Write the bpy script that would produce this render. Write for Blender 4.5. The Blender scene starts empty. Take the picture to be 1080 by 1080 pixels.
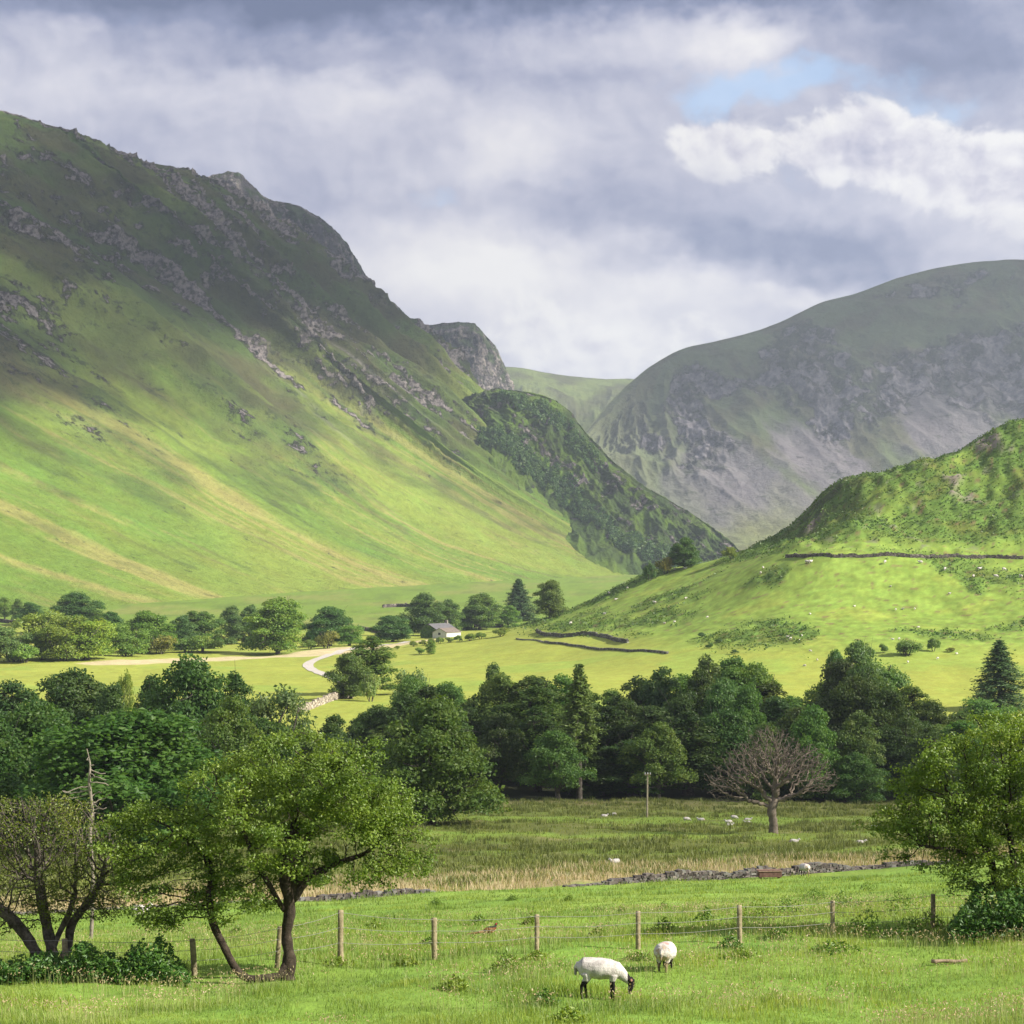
import bpy, bmesh, math, random
import numpy as np
from mathutils import Vector, Matrix, Euler

R = math.radians
scene = bpy.context.scene
COL = scene.collection
rng = np.random.default_rng(11)
random.seed(5)

# ------------------------------------------------------------------ camera
F = 2015.0            # focal length in photograph pixels (1080 wide)
HC = 36.0             # camera height above the valley floor
cam_data = bpy.data.cameras.new("camera")
cam = bpy.data.objects.new("camera", cam_data)
COL.objects.link(cam)
cam_data.sensor_width = 36.0
cam_data.lens = 36.0 * F / 1080.0
cam_data.shift_y = 60.0 / 1080.0
cam_data.clip_start = 0.5
cam_data.clip_end = 40000.0
cam.location = (0, 0, HC)
cam.rotation_euler = (R(90), 0, 0)
scene.camera = cam
scene.render.resolution_x = scene.render.resolution_y = 1024

vs = scene.view_settings
vs.view_transform = 'Standard'
vs.look = 'None'
vs.gamma = 1.0
vs.use_curve_mapping = False
EXPO = 1.08
vs.exposure = EXPO
scene.cycles.max_bounces = 6
scene.cycles.diffuse_bounces = 3
scene.cycles.transparent_max_bounces = 8
scene.cycles.transmission_bounces = 3
scene.cycles.glossy_bounces = 1
scene.cycles.volume_bounces = 0

# ------------------------------------------------------------------ sun
SUN_EL = R(33)
SUN_DIR = Vector((0.955, -0.30, 0)).normalized() * math.cos(SUN_EL) + Vector((0, 0, math.sin(SUN_EL)))
sd = bpy.data.lights.new("sun", 'SUN')
sd.energy = 5.0
sd.angle = R(0.55)
sd.color = (1.0, 0.93, 0.80)
sun = bpy.data.objects.new("sun", sd)
COL.objects.link(sun)
sun.rotation_euler = (-SUN_DIR).to_track_quat('-Z', 'Y').to_euler()
sun.location = (300, -100, 900)

# ------------------------------------------------------------------ world: sky with broken cloud
def srgb(r, g, b):
    f = lambda c: (c / 255.0 / 12.92) if c <= 10 else ((c / 255.0 + 0.055) / 1.055) ** 2.4
    return (f(r), f(g), f(b))

class NT:
    """small helper for writing node trees as expressions"""
    def __init__(s, nt): s.nt = nt; s.n = nt.nodes; s.l = nt.links
    def new(s, t, **kw):
        nd = s.n.new(t)
        for k, v in kw.items(): setattr(nd, k, v)
        return nd
    def put(s, sock, v):
        if isinstance(v, S): s.l.new(v.s, sock)
        elif hasattr(v, 'is_output'): s.l.new(v, sock)
        else: sock.default_value = v
    def math(s, op, a, b=None, c=None, clamp=False):
        nd = s.new('ShaderNodeMath', operation=op, use_clamp=clamp)
        for i, v in enumerate((a, b, c)):
            if v is not None: s.put(nd.inputs[i], v)
        return S(s, nd.outputs[0])
    def mix(s, fac, a, b, typ='RGBA', blend='MIX'):
        nd = s.new('ShaderNodeMix', data_type=typ, blend_type=blend)
        s.put(nd.inputs[0], fac)
        ia, ib, o = (6, 7, 2) if typ == 'RGBA' else (2, 3, 0)
        fix = lambda v: (tuple(v) + (1.0,)) if isinstance(v, (tuple, list)) and len(v) == 3 else v
        s.put(nd.inputs[ia], fix(a)); s.put(nd.inputs[ib], fix(b))
        return S(s, nd.outputs[o])
    def noise(s, vec=None, scale=1.0, detail=4.0, rough=0.55, lac=2.0, dist=0.0, color=False, typ=None):
        nd = s.new('ShaderNodeTexNoise')
        if typ: nd.noise_type = typ
        if vec is not None: s.put(nd.inputs['Vector'], vec)
        nd.inputs['Scale'].default_value = scale
        nd.inputs['Detail'].default_value = detail
        nd.inputs['Roughness'].default_value = rough
        nd.inputs['Lacunarity'].default_value = lac
        nd.inputs['Distortion'].default_value = dist
        return S(s, nd.outputs['Color' if color else 0])
    def comb(s, x, y, z):
        nd = s.new('ShaderNodeCombineXYZ')
        for i, v in enumerate((x, y, z)): s.put(nd.inputs[i], v)
        return S(s, nd.outputs[0])
    def sep(s, v):
        nd = s.new('ShaderNodeSeparateXYZ'); s.put(nd.inputs[0], v)
        return [S(s, o) for o in nd.outputs]
    def smooth(s, v, a, b):
        nd = s.new('ShaderNodeMapRange', interpolation_type='SMOOTHSTEP')
        s.put(nd.inputs['Value'], v); s.put(nd.inputs['From Min'], a); s.put(nd.inputs['From Max'], b)
        return S(s, nd.outputs[0])
    def ramp(s, v, stops):
        nd = s.new('ShaderNodeValToRGB')
        s.put(nd.inputs[0], v)
        e = nd.color_ramp.elements
        while len(e) < len(stops): e.new(0.5)
        for el, (p, c) in zip(e, stops):
            el.position = p; el.color = tuple(c) + (1.0,)
        return S(s, nd.outputs[0])
class S:
    def __init__(s, t, sock): s.t = t; s.s = sock
    def __add__(s, o): return s.t.math('ADD', s, o)
    __radd__ = __add__
    def __mul__(s, o): return s.t.math('MULTIPLY', s, o)
    __rmul__ = __mul__
    def __sub__(s, o): return s.t.math('SUBTRACT', s, o)
    def __rsub__(s, o): return s.t.math('SUBTRACT', o, s)
    def __truediv__(s, o): return s.t.math('DIVIDE', s, o)

world = bpy.data.worlds.new("World")
scene.world = world
world.use_nodes = True
wt = NT(world.node_tree)
for nd in list(wt.n): wt.n.remove(nd)
tc = wt.new('ShaderNodeTexCoord')
dx, dy, dz = wt.sep(tc.outputs['Generated'])
az = wt.math('ARCTAN2', dx, dy) * F            # azimuth in pixel-sized units of arc
el = wt.math('ARCSINE', dz) * F
U0 = az + 540.0
V0 = 600.0 - el
# cloud noise lives on the direction sphere, stretched sideways
nv = wt.comb(U0 * 0.01, V0 * 0.0135, 3.7)
w1 = wt.noise(nv, 0.55, 5, 0.55, color=True)
w1x, w1y, _ = wt.sep(w1)
w2 = wt.noise(nv, 2.4, 3, 0.5, color=True)
w2x, w2y, w2z = wt.sep(w2)
U = U0 + (w1x - 0.5) * 150.0 + (w2x - 0.5) * 60.0
V = V0 + (w1y - 0.5) * 60.0 + (w2y - 0.5) * 46.0
def blob(cx, cy, rx, ry, amp):
    a = (U - float(cx)) * (1.0 / rx)
    b = (V - float(cy)) * (1.0 / ry)
    return wt.math('EXPONENT', (a * a + b * b) * -1.0) * float(amp)
BL = [(230, 16, 420, 42, -.44), (620, 2, 300, 30, -.38), (1010, 84, 130, 40, -.30), (930, 18, 170, 26, -.28), (330, 84, 200, 18, -.16), (1060, 14, 60, 16, .16),
      (805, 58, 60, 30, .34), (735, 60, 60, 26, .16), (640, 50, 80, 34, .16), (78, 46, 36, 24, .20), (30, 62, 70, 20, .06), (600, 94, 140, 14, -.10),
      (170, 112, 260, 30, .12), (400, 122, 70, 30, .18), (540, 160, 60, 34, .24), (480, 190, 120, 30, .06), (300, 170, 160, 30, -.03), (310, 225, 130, 24, -.08), (640, 150, 70, 30, .03),
      (1010, 225, 130, 40, .14), (820, 262, 180, 28, -.28), (660, 222, 120, 28, -.12), (900, 300, 120, 14, -.16), (990, 268, 90, 18, .05),
      (500, 290, 150, 44, .34), (640, 350, 140, 50, .36), (720, 296, 60, 18, .18), (570, 268, 90, 18, .14), (840, 322, 70, 13, .22), (690, 256, 36, 13, .20), (430, 250, 60, 20, .10), (600, 318, 40, 14, -.12), (700, 335, 44, 12, -.10)]
B = blob(*BL[0])
for b in BL[1:]: B = B + blob(*b)
bn = wt.noise(wt.comb(U0 * 0.01 + (w1x - 0.5) * 1.2, V0 * 0.0135 + (w1y - 0.5) * 0.9, 1.3), 0.95, 5, 0.5)
fn = wt.noise(wt.comb(U0 * .01 + (w1x - .5) * .8, V0 * .0115 + (w1y - .5) * .6, 8.8), 3.0, 6, .52)
fn2 = wt.noise(wt.comb(U0 * .01 + .09 + (w1x - .5) * .8, V0 * .0115 - .11 + (w1y - .5) * .6, 8.8), 3.0, 6, .52)
B = B + 0.59 + (bn - 0.5) * 0.36 + (w2z - 0.5) * 0.05 + (fn - .5) * .05 + (fn - fn2) * .20
cc = [(0.14, srgb(112, 124, 156)), (0.34, srgb(144, 153, 184)), (0.52, srgb(184, 187, 209)),
      (0.70, srgb(216, 216, 229)), (0.88, srgb(240, 238, 242)), (1.0, srgb(252, 250, 249))]
soft_col = wt.ramp(B, cc)
# heaped cumulus with firm, lit upper edges
def cblob(cx, cy, rx, ry, amp):
    a = (U0 - float(cx)) * (1.0 / rx); b = (V0 - float(cy)) * (1.0 / ry)
    return wt.math('EXPONENT', (a * a + b * b) * -1.0) * float(amp)
CB = [(735, 158, 34, 30, .9), (775, 168, 46, 34, .9), (860, 172, 56, 40, 1.0), (915, 158, 46, 40, 1.1), (975, 190, 66, 44, 1.1), (1060, 215, 70, 46, 1.1), (1150, 200, 90, 60, 1.0),
      (560, 345, 70, 44, .8), (640, 388, 90, 40, .9), (730, 345, 44, 26, .6), (520, 175, 40, 24, .45)]
f = cblob(*CB[0])
for c in CB[1:]: f = f + cblob(*c)
f = f + (fn - .5) * 1.3 + (bn - .5) * .8
tb_ = V0 - (150.0 + (U0 - 735.0) * .2) + (fn - .5) * 70.0
fade = wt.math('MAXIMUM', 1.0 - wt.smooth(tb_, 10.0, 95.0), wt.smooth(V0, 280.0, 315.0) * .8)
cm = wt.smooth(f, .42, .80) * fade
cl = .90 - wt.smooth(f, .8, 1.8) * .30 + (fn - fn2) * 1.1 + (bn - .5) * .4
cum_col = wt.ramp(cl, [(0.3, srgb(176, 178, 203)), (0.6, srgb(214, 212, 226)), (0.85, srgb(243, 241, 244)), (1.0, srgb(254, 252, 250))])
cloud_col = wt.mix(cm * .92, soft_col, cum_col)
# gaps with blue sky showing
gap = blob(850, 100, 110, 20, 1.0) + blob(770, 114, 50, 18, .7) + blob(430, 212, 70, 12, .30) + blob(970, 132, 60, 14, .55)
gap = gap + (bn - 0.5) * -1.3 - (fn - .5) * .8
gapm = wt.smooth(gap, 0.22, 0.95) * (1.0 - cm)
ON = 1.0 / (2 ** EXPO)
sky = wt.new('ShaderNodeTexSky', sky_type='NISHITA', sun_disc=False)
sky.sun_elevation = SUN_EL
sky.sun_rotation = math.atan2(SUN_DIR.x, SUN_DIR.y)
bg1 = wt.new('ShaderNodeBackground'); bg1.inputs['Strength'].default_value = 0.12
wt.l.new(sky.outputs[0], bg1.inputs[0])
bg2 = wt.new('ShaderNodeBackground'); bg2.inputs['Strength'].default_value = ON
wt.put(bg2.inputs[0], cloud_col)
mx = wt.new('ShaderNodeMixShader')
wt.put(mx.inputs[0], gapm * 0.62)
wt.l.new(bg2.outputs[0], mx.inputs[1]); wt.l.new(bg1.outputs[0], mx.inputs[2])
wo = wt.new('ShaderNodeOutputWorld')
wt.l.new(mx.outputs[0], wo.inputs[0])

# ------------------------------------------------------------------ noise and small maths
_perm = np.random.default_rng(3).permutation(256)
_perm = np.concatenate([_perm, _perm, _perm]).astype(np.int64)
_g3 = np.random.default_rng(4).normal(size=(256, 3)); _g3 /= np.linalg.norm(_g3, axis=1)[:, None]
_perm = _perm.astype(np.int32); _g3 = _g3.astype(np.float32)
_g2 = np.stack([np.cos(np.arange(256) * 2.39996), np.sin(np.arange(256) * 2.39996)], 1).astype(np.float32)
def _fl(t):
    i = np.floor(t); return (i.astype(np.int32) & 255), (t - i).astype(np.float32)
def _fade(t): return t * t * t * (t * (t * 6 - 15) + 10)
def perlin(x, y, z=0.0):
    if np.ndim(z) == 0:
        x, y = np.broadcast_arrays(np.asarray(x, float), np.asarray(y, float))
        zo = float(z)
        xi, xf = _fl(x + zo * 37.7); yi, yf = _fl(y + zo * 91.3)
        u, v = _fade(xf), _fade(yf)
        a0 = _perm[xi] + yi; a1 = _perm[xi + 1] + yi
        def c(h, fx, fy):
            g = _g2[_perm[h]]; return g[..., 0] * fx + g[..., 1] * fy
        n0 = c(a0, xf, yf) * (1 - u) + c(a1, xf - 1, yf) * u
        n1 = c(a0 + 1, xf, yf - 1) * (1 - u) + c(a1 + 1, xf - 1, yf - 1) * u
        return (n0 * (1 - v) + n1 * v) * 1.45
    x, y, z = np.broadcast_arrays(np.asarray(x, float), np.asarray(y, float), np.asarray(z, float))
    xi, xf = _fl(x); yi, yf = _fl(y); zi, zf = _fl(z)
    u, v, w = _fade(xf), _fade(yf), _fade(zf)
    out = 0
    for i in (0, 1):
        A = _perm[xi + i] + yi
        for j in (0, 1):
            Bh = _perm[A + j] + zi
            for k in (0, 1):
                g = _g3[_perm[Bh + k]]
                d = g[..., 0] * (xf - i) + g[..., 1] * (yf - j) + g[..., 2] * (zf - k)
                out = out + d * (u if i else 1 - u) * (v if j else 1 - v) * (w if k else 1 - w)
    return out * 1.6
def fbm(x, y, z=0.0, oct=5, rough=0.5, lac=2.03):
    a, s, t = 1.0, 0.0, 0.0
    for o in range(oct):
        s = s + a * perlin(x + 17.1 * o, y + 9.3 * o, z + 3.7 * o); t += a
        x, y, z = x * lac, y * lac, z * lac; a *= rough
    return s / t * 1.6
def ridged(x, y, z=0.0, oct=5, rough=0.5, lac=2.1):
    a, s, t = 1.0, 0.0, 0.0
    for o in range(oct):
        n = 1 - np.abs(perlin(x + 31.7 * o, y + 5.9 * o, z)) * 1.7
        s = s + a * n * n; t += a
        x, y, z = x * lac, y * lac, z * lac; a *= rough
    return s / t
def sstep(a, b, x):
    t = np.clip((x - a) / (b - a), 0, 1); return t * t * (3 - 2 * t)
def gauss(x, c, w): return np.exp(-((x - c) / w) ** 2)
def PX(px, py, d): return np.array([(px - 540.0) * d / F, d, HC + (600.0 - py) * d / F])
def polyline(x, pts):
    pts = np.array(pts, float); return np.interp(x, pts[:, 0], pts[:, 1])
def lerp(a, b, t):
    t = np.asarray(t)[..., None]; return a * (1 - t) + np.asarray(b, float) * t
def seg_dist(x, y, pts):
    """distance of points to a polyline in plan, and position along it"""
    best = np.full(np.shape(x), 1e9)
    for (x0, y0), (x1, y1) in zip(pts[:-1], pts[1:]):
        vx, vy = x1 - x0, y1 - y0
        t = np.clip(((x - x0) * vx + (y - y0) * vy) / (vx * vx + vy * vy + 1e-9), 0, 1)
        best = np.minimum(best, np.hypot(x - x0 - t * vx, y - y0 - t * vy))
    return best

# ------------------------------------------------------------------ scene helpers
def tag(o, label=None, cat=None, group=None, kind=None):
    if label: o['label'] = label
    if cat: o['category'] = cat
    if group: o['group'] = group
    if kind: o['kind'] = kind
    return o
def link(o, parent=None):
    COL.objects.link(o)
    if parent is not None: o.parent = parent
    return o
def empty(name, loc=(0, 0, 0), rz=0.0):
    o = bpy.data.objects.new(name, None); o.empty_display_size = 0.5
    o.location = loc; o.rotation_euler = (0, 0, rz); return link(o)
def mesh_np(name, verts, faces, mat=None, smooth=True, cols=None, uv=None, extra=None):
    """verts (n,3); faces: (m,3) or (m,4) int array, or list of such arrays"""
    me = bpy.data.meshes.new(name)
    if not isinstance(faces, list): faces = [faces]
    faces = [np.asarray(f, np.int32) for f in faces if len(f)]
    me.vertices.add(len(verts)); me.vertices.foreach_set('co', np.asarray(verts, np.float32).ravel())
    nl = sum(f.size for f in faces); nf = sum(len(f) for f in faces)
    me.loops.add(nl); me.polygons.add(nf)
    me.loops.foreach_set('vertex_index', np.concatenate([f.ravel() for f in faces]))
    tot = np.concatenate([np.full(len(f), f.shape[1], np.int32) for f in faces])
    st = np.concatenate([[0], np.cumsum(tot)[:-1]]).astype(np.int32)
    me.polygons.foreach_set('loop_start', st)
    try: me.polygons.foreach_set('loop_total', tot)
    except Exception: pass
    me.polygons.foreach_set('use_smooth', np.full(nf, smooth, bool))
    me.update(calc_edges=True)
    if cols is not None:
        a = me.color_attributes.new('cover', 'FLOAT_COLOR', 'POINT')
        c = np.ones((len(verts), 4), np.float32); c[:, :3] = cols
        a.data.foreach_set('color', c.ravel())
    if extra:
        for k, v in extra.items():
            a = me.attributes.new(k, 'FLOAT', 'POINT'); a.data.foreach_set('value', np.asarray(v, np.float32).ravel())
    if mat: me.materials.append(mat)
    return me
def obj(name, me, parent=None, loc=None, rz=None):
    o = bpy.data.objects.new(name, me)
    if loc is not None: o.location = loc
    if rz is not None: o.rotation_euler = (0, 0, rz)
    return link(o, parent)
def grid_faces(nv_, nu_):
    i = np.arange(nv_ * nu_).reshape(nv_, nu_)
    return np.stack([i[:-1, :-1], i[:-1, 1:], i[1:, 1:], i[1:, :-1]], -1).reshape(-1, 4)

# ------------------------------------------------------------------ materials for the land
def land_mat(name, tex_scale, tex_amp, bump_scale, bump_h, rough=0.95, rock=None):
    """rock=(scale, pale, dark, step height): boulders and broken outcrops where the surface's rocky value is high"""
    m = bpy.data.materials.new(name); m.use_nodes = True
    t = NT(m.node_tree)
    bs = m.node_tree.nodes['Principled BSDF']
    at = t.new('ShaderNodeAttribute', attribute_name='cover')
    g = t.new('ShaderNodeNewGeometry')
    pos = S(t, g.outputs['Position'])
    n1 = t.noise(pos, tex_scale, 7, 0.72)
    n2 = t.noise(pos, tex_scale * 0.23, 4, 0.6)
    f = 1.0 + (n1 - 0.5) * (2 * tex_amp) + (n2 - 0.5) * tex_amp
    hs = t.new('ShaderNodeHueSaturation')
    t.put(hs.inputs['Hue'], 0.5 + (n2 - 0.5) * 0.05)
    t.put(hs.inputs['Value'], f)
    t.l.new(at.outputs['Color'], hs.inputs['Color'])
    col = S(t, hs.outputs[0])
    hgt = t.noise(pos, bump_scale, 7, 0.68)
    if rock:
        ra = t.new('ShaderNodeAttribute', attribute_name='rocky'); rk = S(t, ra.outputs['Fac'])
        q = t.noise(pos, rock[0], 8, .70); q2 = t.noise(pos, rock[0] * 2.7, 5, .65)
        mk = t.smooth(q + rk * .34, .70, .78)
        rc = t.mix(t.smooth(q2, .36, .60), rock[2], rock[1])
        col = t.mix(mk, col, rc)
        # dark heather and crevice shade painted in beside the rock
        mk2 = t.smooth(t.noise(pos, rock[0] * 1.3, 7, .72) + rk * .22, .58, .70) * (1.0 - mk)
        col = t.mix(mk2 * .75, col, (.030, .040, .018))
        hgt = hgt + mk * (rock[3] / bump_h)
    t.put(bs.inputs['Base Color'], col)
    bs.inputs['Roughness'].default_value = rough
    bs.inputs['Specular IOR Level'].default_value = 0.12
    bp = t.new('ShaderNodeBump'); bp.inputs['Strength'].default_value = 1.0
    bp.inputs['Distance'].default_value = bump_h
    t.put(bp.inputs['Height'], hgt)
    t.l.new(bp.outputs[0], bs.inputs['Normal'])
    return m

# ------------------------------------------------------------------ the ground: one sheet
CTRL_PX = [
 (0,1080,36),(540,1080,36),(1080,1080,36),(200,1034,43),(458,1017,45),(673,1011,46),(878,1001,47.5),(1080,985,49),(0,1040,43),
 (540,970,75),(100,990,75),(1000,955,76),
 (430,944,120),(640,933,125),(780,926,130),(900,918,135),(1080,905,142),(0,965,112),(200,955,115),
 (815,881,200),(457,869,215),(620,868,230),(1000,875,205),(200,885,205),(0,890,200),
 (540,843,290),(0,850,280),(1000,845,290),(250,846,285),(780,844,290),
 (335,748,440),(200,750,440),(0,752,440),(460,748,440),(600,745,440),(300,692,690),(100,695,660),(420,690,690),
 (460,672,840),(340,672,850),(150,670,860),(400,655,1050),(560,662,790),
 (1000,722,480),(900,724,470),(760,730,465),(1080,715,485),(700,690,560),(620,690,600),(560,690,630),
 (560,664,720),(615,640,745),(690,603,760),(742,593,752),(780,583,742),(832,561,740),(870,524,742),(892,507,738),(940,498,738),(1000,482,740),(1080,446,742),
 (650,650,680),(750,640,640),(850,591,645),(1000,588,648),(1080,590,648),(800,660,580),(900,680,540),(1000,650,590),(1080,690,525),(740,610,700),(690,625,710),
 (900,560,672),(1000,540,690),(1080,500,706),(950,520,705),(860,565,690),(1040,480,722),
 (892,512,726),(876,532,722),(852,558,716),(906,524,714),(892,548,704),
]
CTRL_W = [(0,0,34),(-40,0,34),(40,0,34),(0,-60,38),(-90,-40,34),(90,-40,37),(-120,45,24),(120,45,28.5),(-160,130,11),(160,130,18),(-180,220,6),(190,220,9),
 (-200,330,1.5),(0,345,1.2),(200,345,3),(-330,440,3),(320,480,16),(400,560,36),(420,650,62),(430,740,110),(330,850,95),(240,840,60),(170,840,32),(120,850,20),(60,860,9),
 (200,960,30),(300,1000,45),(60,960,9),(-300,660,5),(-420,860,8),(-200,1050,9),(0,1080,10),(200,1100,12),(500,900,110),(600,700,90),(-350,250,4),(330,250,14),(420,120,28),(-350,100,18)]
pts = np.array([PX(*c) for c in CTRL_PX] + [np.array(c, float) for c in CTRL_W])
def _rbf_fit(P):
    xy = P[:, :2] / 100.0; n = len(P)
    r = np.linalg.norm(xy[:, None] - xy[None], axis=-1)
    K = r + 0.0
    A = np.zeros((n + 3, n + 3)); A[:n, :n] = -K - np.eye(n) * 0.0
    A[:n, n] = 1; A[:n, n + 1:] = xy; A[n, :n] = 1; A[n + 1:, :n] = xy.T
    b = np.zeros(n + 3); b[:n] = P[:, 2]
    return xy, np.linalg.solve(A, b)
# a smooth variant of the linear kernel keeps slopes continuous at the control points
EPS = 0.12
def _kern(r): return np.sqrt(r * r + EPS * EPS)
def _fit(P):
    xy = P[:, :2] / 100.0; n = len(P)
    r = np.linalg.norm(xy[:, None] - xy[None], axis=-1)
    A = np.zeros((n + 3, n + 3)); A[:n, :n] = _kern(r)
    A[:n, n] = 1; A[:n, n + 1:] = xy; A[n, :n] = 1; A[n + 1:, :n] = xy.T
    b = np.zeros(n + 3); b[:n] = P[:, 2]
    return xy, np.linalg.solve(A, b)
_rx, _rw = _fit(pts)
def base_z(x, y):
    sh = np.shape(x); x = np.ravel(x) / 100.0; y = np.ravel(y) / 100.0
    xc = np.clip(x, -6.5, 6.5); yc = np.clip(y, -1.2, 11.5)
    z = np.full(x.shape, _rw[-3]) + _rw[-2] * xc + _rw[-1] * yc
    for (a, b), w in zip(_rx, _rw[:-3]):
        z += w * _kern(np.hypot(xc - a, yc - b))
    far = sstep(9.0, 12.5, y)
    zf = 10 + np.clip(y - 11, 0, 200) * 100 * 0.021
    side = sstep(4.8, 6.5, np.abs(x))
    z = z * (1 - far) + zf * far
    z = z * (1 - side * (y > 1.5)) + (14 + 2 * np.clip(y - 5, 0, 30)) * side * (y > 1.5)
    return z.reshape(sh)

WALL_NEAR = [tuple(PX(*c)[:2]) for c in [(-150,970,104),(0,965,112),(200,955,115),(330,949,117),(430,944,120),(540,938,122),(640,933,125),(780,926,130),(900,918,135),(1000,911,138),(1100,905,142),(1300,900,146)]]
WALL_HILL = [tuple(PX(*c)[:2]) for c in [(828,587,648),(850,588,648),(900,588,648),(1000,588,648),(1080,590,648),(1250,590,650)]]
def wall_near_y(x): return polyline(x, WALL_NEAR)

S_in = np.linspace(-0.36, 0.36, 620)
S_out = np.array([0.39, .44, .5, .58, .68, .8, 1, 1.25])
SG = np.concatenate([-S_out[::-1], S_in, S_out])
_y = [-80.0]
while _y[-1] < 7000:
    y0 = _y[-1]
    d = max(y0, 28.0)
    st = np.clip(d * d * 1.3 / (F * 14.0), 0.22, 5.0)
    if d > 300: st = 2.2
    if 430 < d < 800: st = 1.6
    if d > 900: st = 4 + (d - 900) * 0.04
    if y0 < 26: st = 4.0
    _y.append(y0 + st)
YG = np.array(_y)
SS, YY = np.meshgrid(SG, YG)
XX = SS * (YY + 150.0)
ZZ = base_z(XX, YY)

# land-cover masks -----------------------------------------------------------
def cover_masks(x, y, z):
    mk = {}
    wy = wall_near_y(x)
    wob = fbm(x / 22, y / 22, 1.0, 4) * 6
    mk['past'] = 1 - sstep(-1.0, 1.0, y - wy)
    mk['tan'] = sstep(0, 2, y - wy) * (1 - sstep(8, 26, y - wy + wob * 1.6))
    mk['mead'] = sstep(0, 2, y - wy) * (1 - sstep(-6, 4, y - 289 + wob * 0.6))
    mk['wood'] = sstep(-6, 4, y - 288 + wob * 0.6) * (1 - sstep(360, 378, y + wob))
    mk['valley'] = sstep(360, 378, y + wob)
    # the knoll on the right: x beyond its toe and higher than the floor
    hill = sstep(11, 16, z) * sstep(-40, 10, x) * (y > 380) * (y < 1100)
    mk['hill'] = hill
    return mk
MK = cover_masks(XX, YY, ZZ)
hill_up = MK['hill'] * np.clip(sstep(38, 46, ZZ + fbm(XX / 60, YY / 60, 2) * 3), 0, 1)
# bracken beds: the steep upper slope and patches below the wall
br_n = fbm(XX / 38, YY / 55, 5.0, 5)
left_toe = sstep(95, 20, XX) * sstep(640, 690, YY)
bracken = np.clip(hill_up * sstep(-0.55, -0.05, br_n) + MK['hill'] * (sstep(0.1, 0.4, br_n + left_toe * 0.45) * 0.9 + sstep(150, 190, XX) * sstep(560, 610, YY) * sstep(-.25, .15, br_n)), 0, 1)
bracken *= 1 - gauss(YY, 657, 9) * (XX > 90)
# relief: pasture hummocks, rush tussocks, bracken mounds, crags on the knoll
rel = fbm(XX / 9, YY / 9, 0.5, 4) * 0.22 * MK['past'] + fbm(XX / 2.2, YY / 2.2, 8, 3) * 0.06 * MK['past']
rel += (fbm(XX / 12, YY / 12, 2.5, 4) * 0.35 + np.maximum(fbm(XX / 2.6, YY / 2.6, 7, 3), 0) * 0.25) * MK['mead']
rel += fbm(XX / 45, YY / 45, 4, 3) * 0.9 * MK['valley'] * (1 - MK['hill']) * (YY < 1200)
hump = fbm(XX / 34, YY / 34, 3, 6, 0.56)
rel += MK['hill'] * (hump * (.55 + 3.4 * hill_up)) + bracken * (np.maximum(fbm(XX / 5, YY / 5, 6, 3), -.3) * 1.1)
cr = ridged(XX / 55, YY / 55, 2.2, 5)
crag = hill_up * sstep(0.62, 0.8, fbm(XX / 20, YY / 20, 12.0, 4) + 0.45 * gauss(XX, 176, 14) * gauss(YY, 712, 22) + 0.08) 
rel += crag * (cr - 0.4) * 5.0
ZZ = ZZ + rel

def ground_z(x, y):
    x = np.asarray(x, float); y = np.asarray(y, float)
    s = x / (y + 150.0)
    j = np.clip(np.searchsorted(SG, s) - 1, 0, len(SG) - 2); i = np.clip(np.searchsorted(YG, y) - 1, 0, len(YG) - 2)
    a = (s - SG[j]) / (SG[j + 1] - SG[j]); b = (y - YG[i]) / (YG[i + 1] - YG[i])
    return (ZZ[i, j] * (1 - a) + ZZ[i, j + 1] * a) * (1 - b) + (ZZ[i + 1, j] * (1 - a) + ZZ[i + 1, j + 1] * a) * b
def ground_hit(px, py, d0=32.0, d1=3000.0):
    """where the sight line of a photograph pixel meets the ground"""
    d = np.concatenate([np.arange(d0, 400, 0.25), np.arange(max(400, d0), d1, 0.8)]); d = d[(d >= d0)]
    x = (px - 540.0) * d / F; z = HC + (600.0 - py) * d / F
    below = z <= ground_z(x, d)
    k = int(np.argmax(below)) if below.any() else len(d) - 1
    return np.array([x[k], d[k], float(ground_z(x[k], d[k]))])
def at(px, d):
    x = (px - 540.0) * d / F
    return np.array([x, d, float(ground_z(x, d))])

# colours (real albedo)
G_PAST = np.array((0.170, 0.275, 0.044)); G_PAST2 = np.array((0.215, 0.31, 0.055)); G_DK = np.array((0.085, 0.17, 0.022))
G_TAN = np.array((0.34, 0.28, 0.145)); G_RUSH = np.array((0.14, 0.16, 0.04)); G_WET = np.array((0.20, 0.29, 0.045))
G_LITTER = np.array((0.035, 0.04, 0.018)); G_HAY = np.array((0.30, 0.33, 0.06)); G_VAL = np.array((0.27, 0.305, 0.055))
G_HILL = np.array((0.185, 0.265, 0.044)); G_BRK = np.array((0.095, 0.165, 0.03)); G_BRK2 = np.array((0.13, 0.155, 0.03)); G_ROCK = np.array((0.20, 0.17, 0.14))
G_STRAW = np.array((0.50, 0.42, 0.25))
sh = XX.shape
C = np.broadcast_to(G_PAST, sh + (3,)).copy()
n_a = fbm(XX / 6, YY / 6, 1.5, 5); n_b = fbm(XX / 18, YY / 14, 2.5, 4); n_c = fbm(XX / 1.6, YY / 1.6, 9, 3)
C = lerp(C, G_PAST2, sstep(-.2, .5, n_b)); C = lerp(C, G_DK, sstep(.15, .7, n_a) * .6)
mead = np.broadcast_to(G_RUSH, sh + (3,)).copy()
strip = gauss(YY, 238 + XX * 0.03, 13) + gauss(YY, 196 + XX * 0.05, 9) * .7 + gauss(YY, 168, 7) * 0.5
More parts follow.
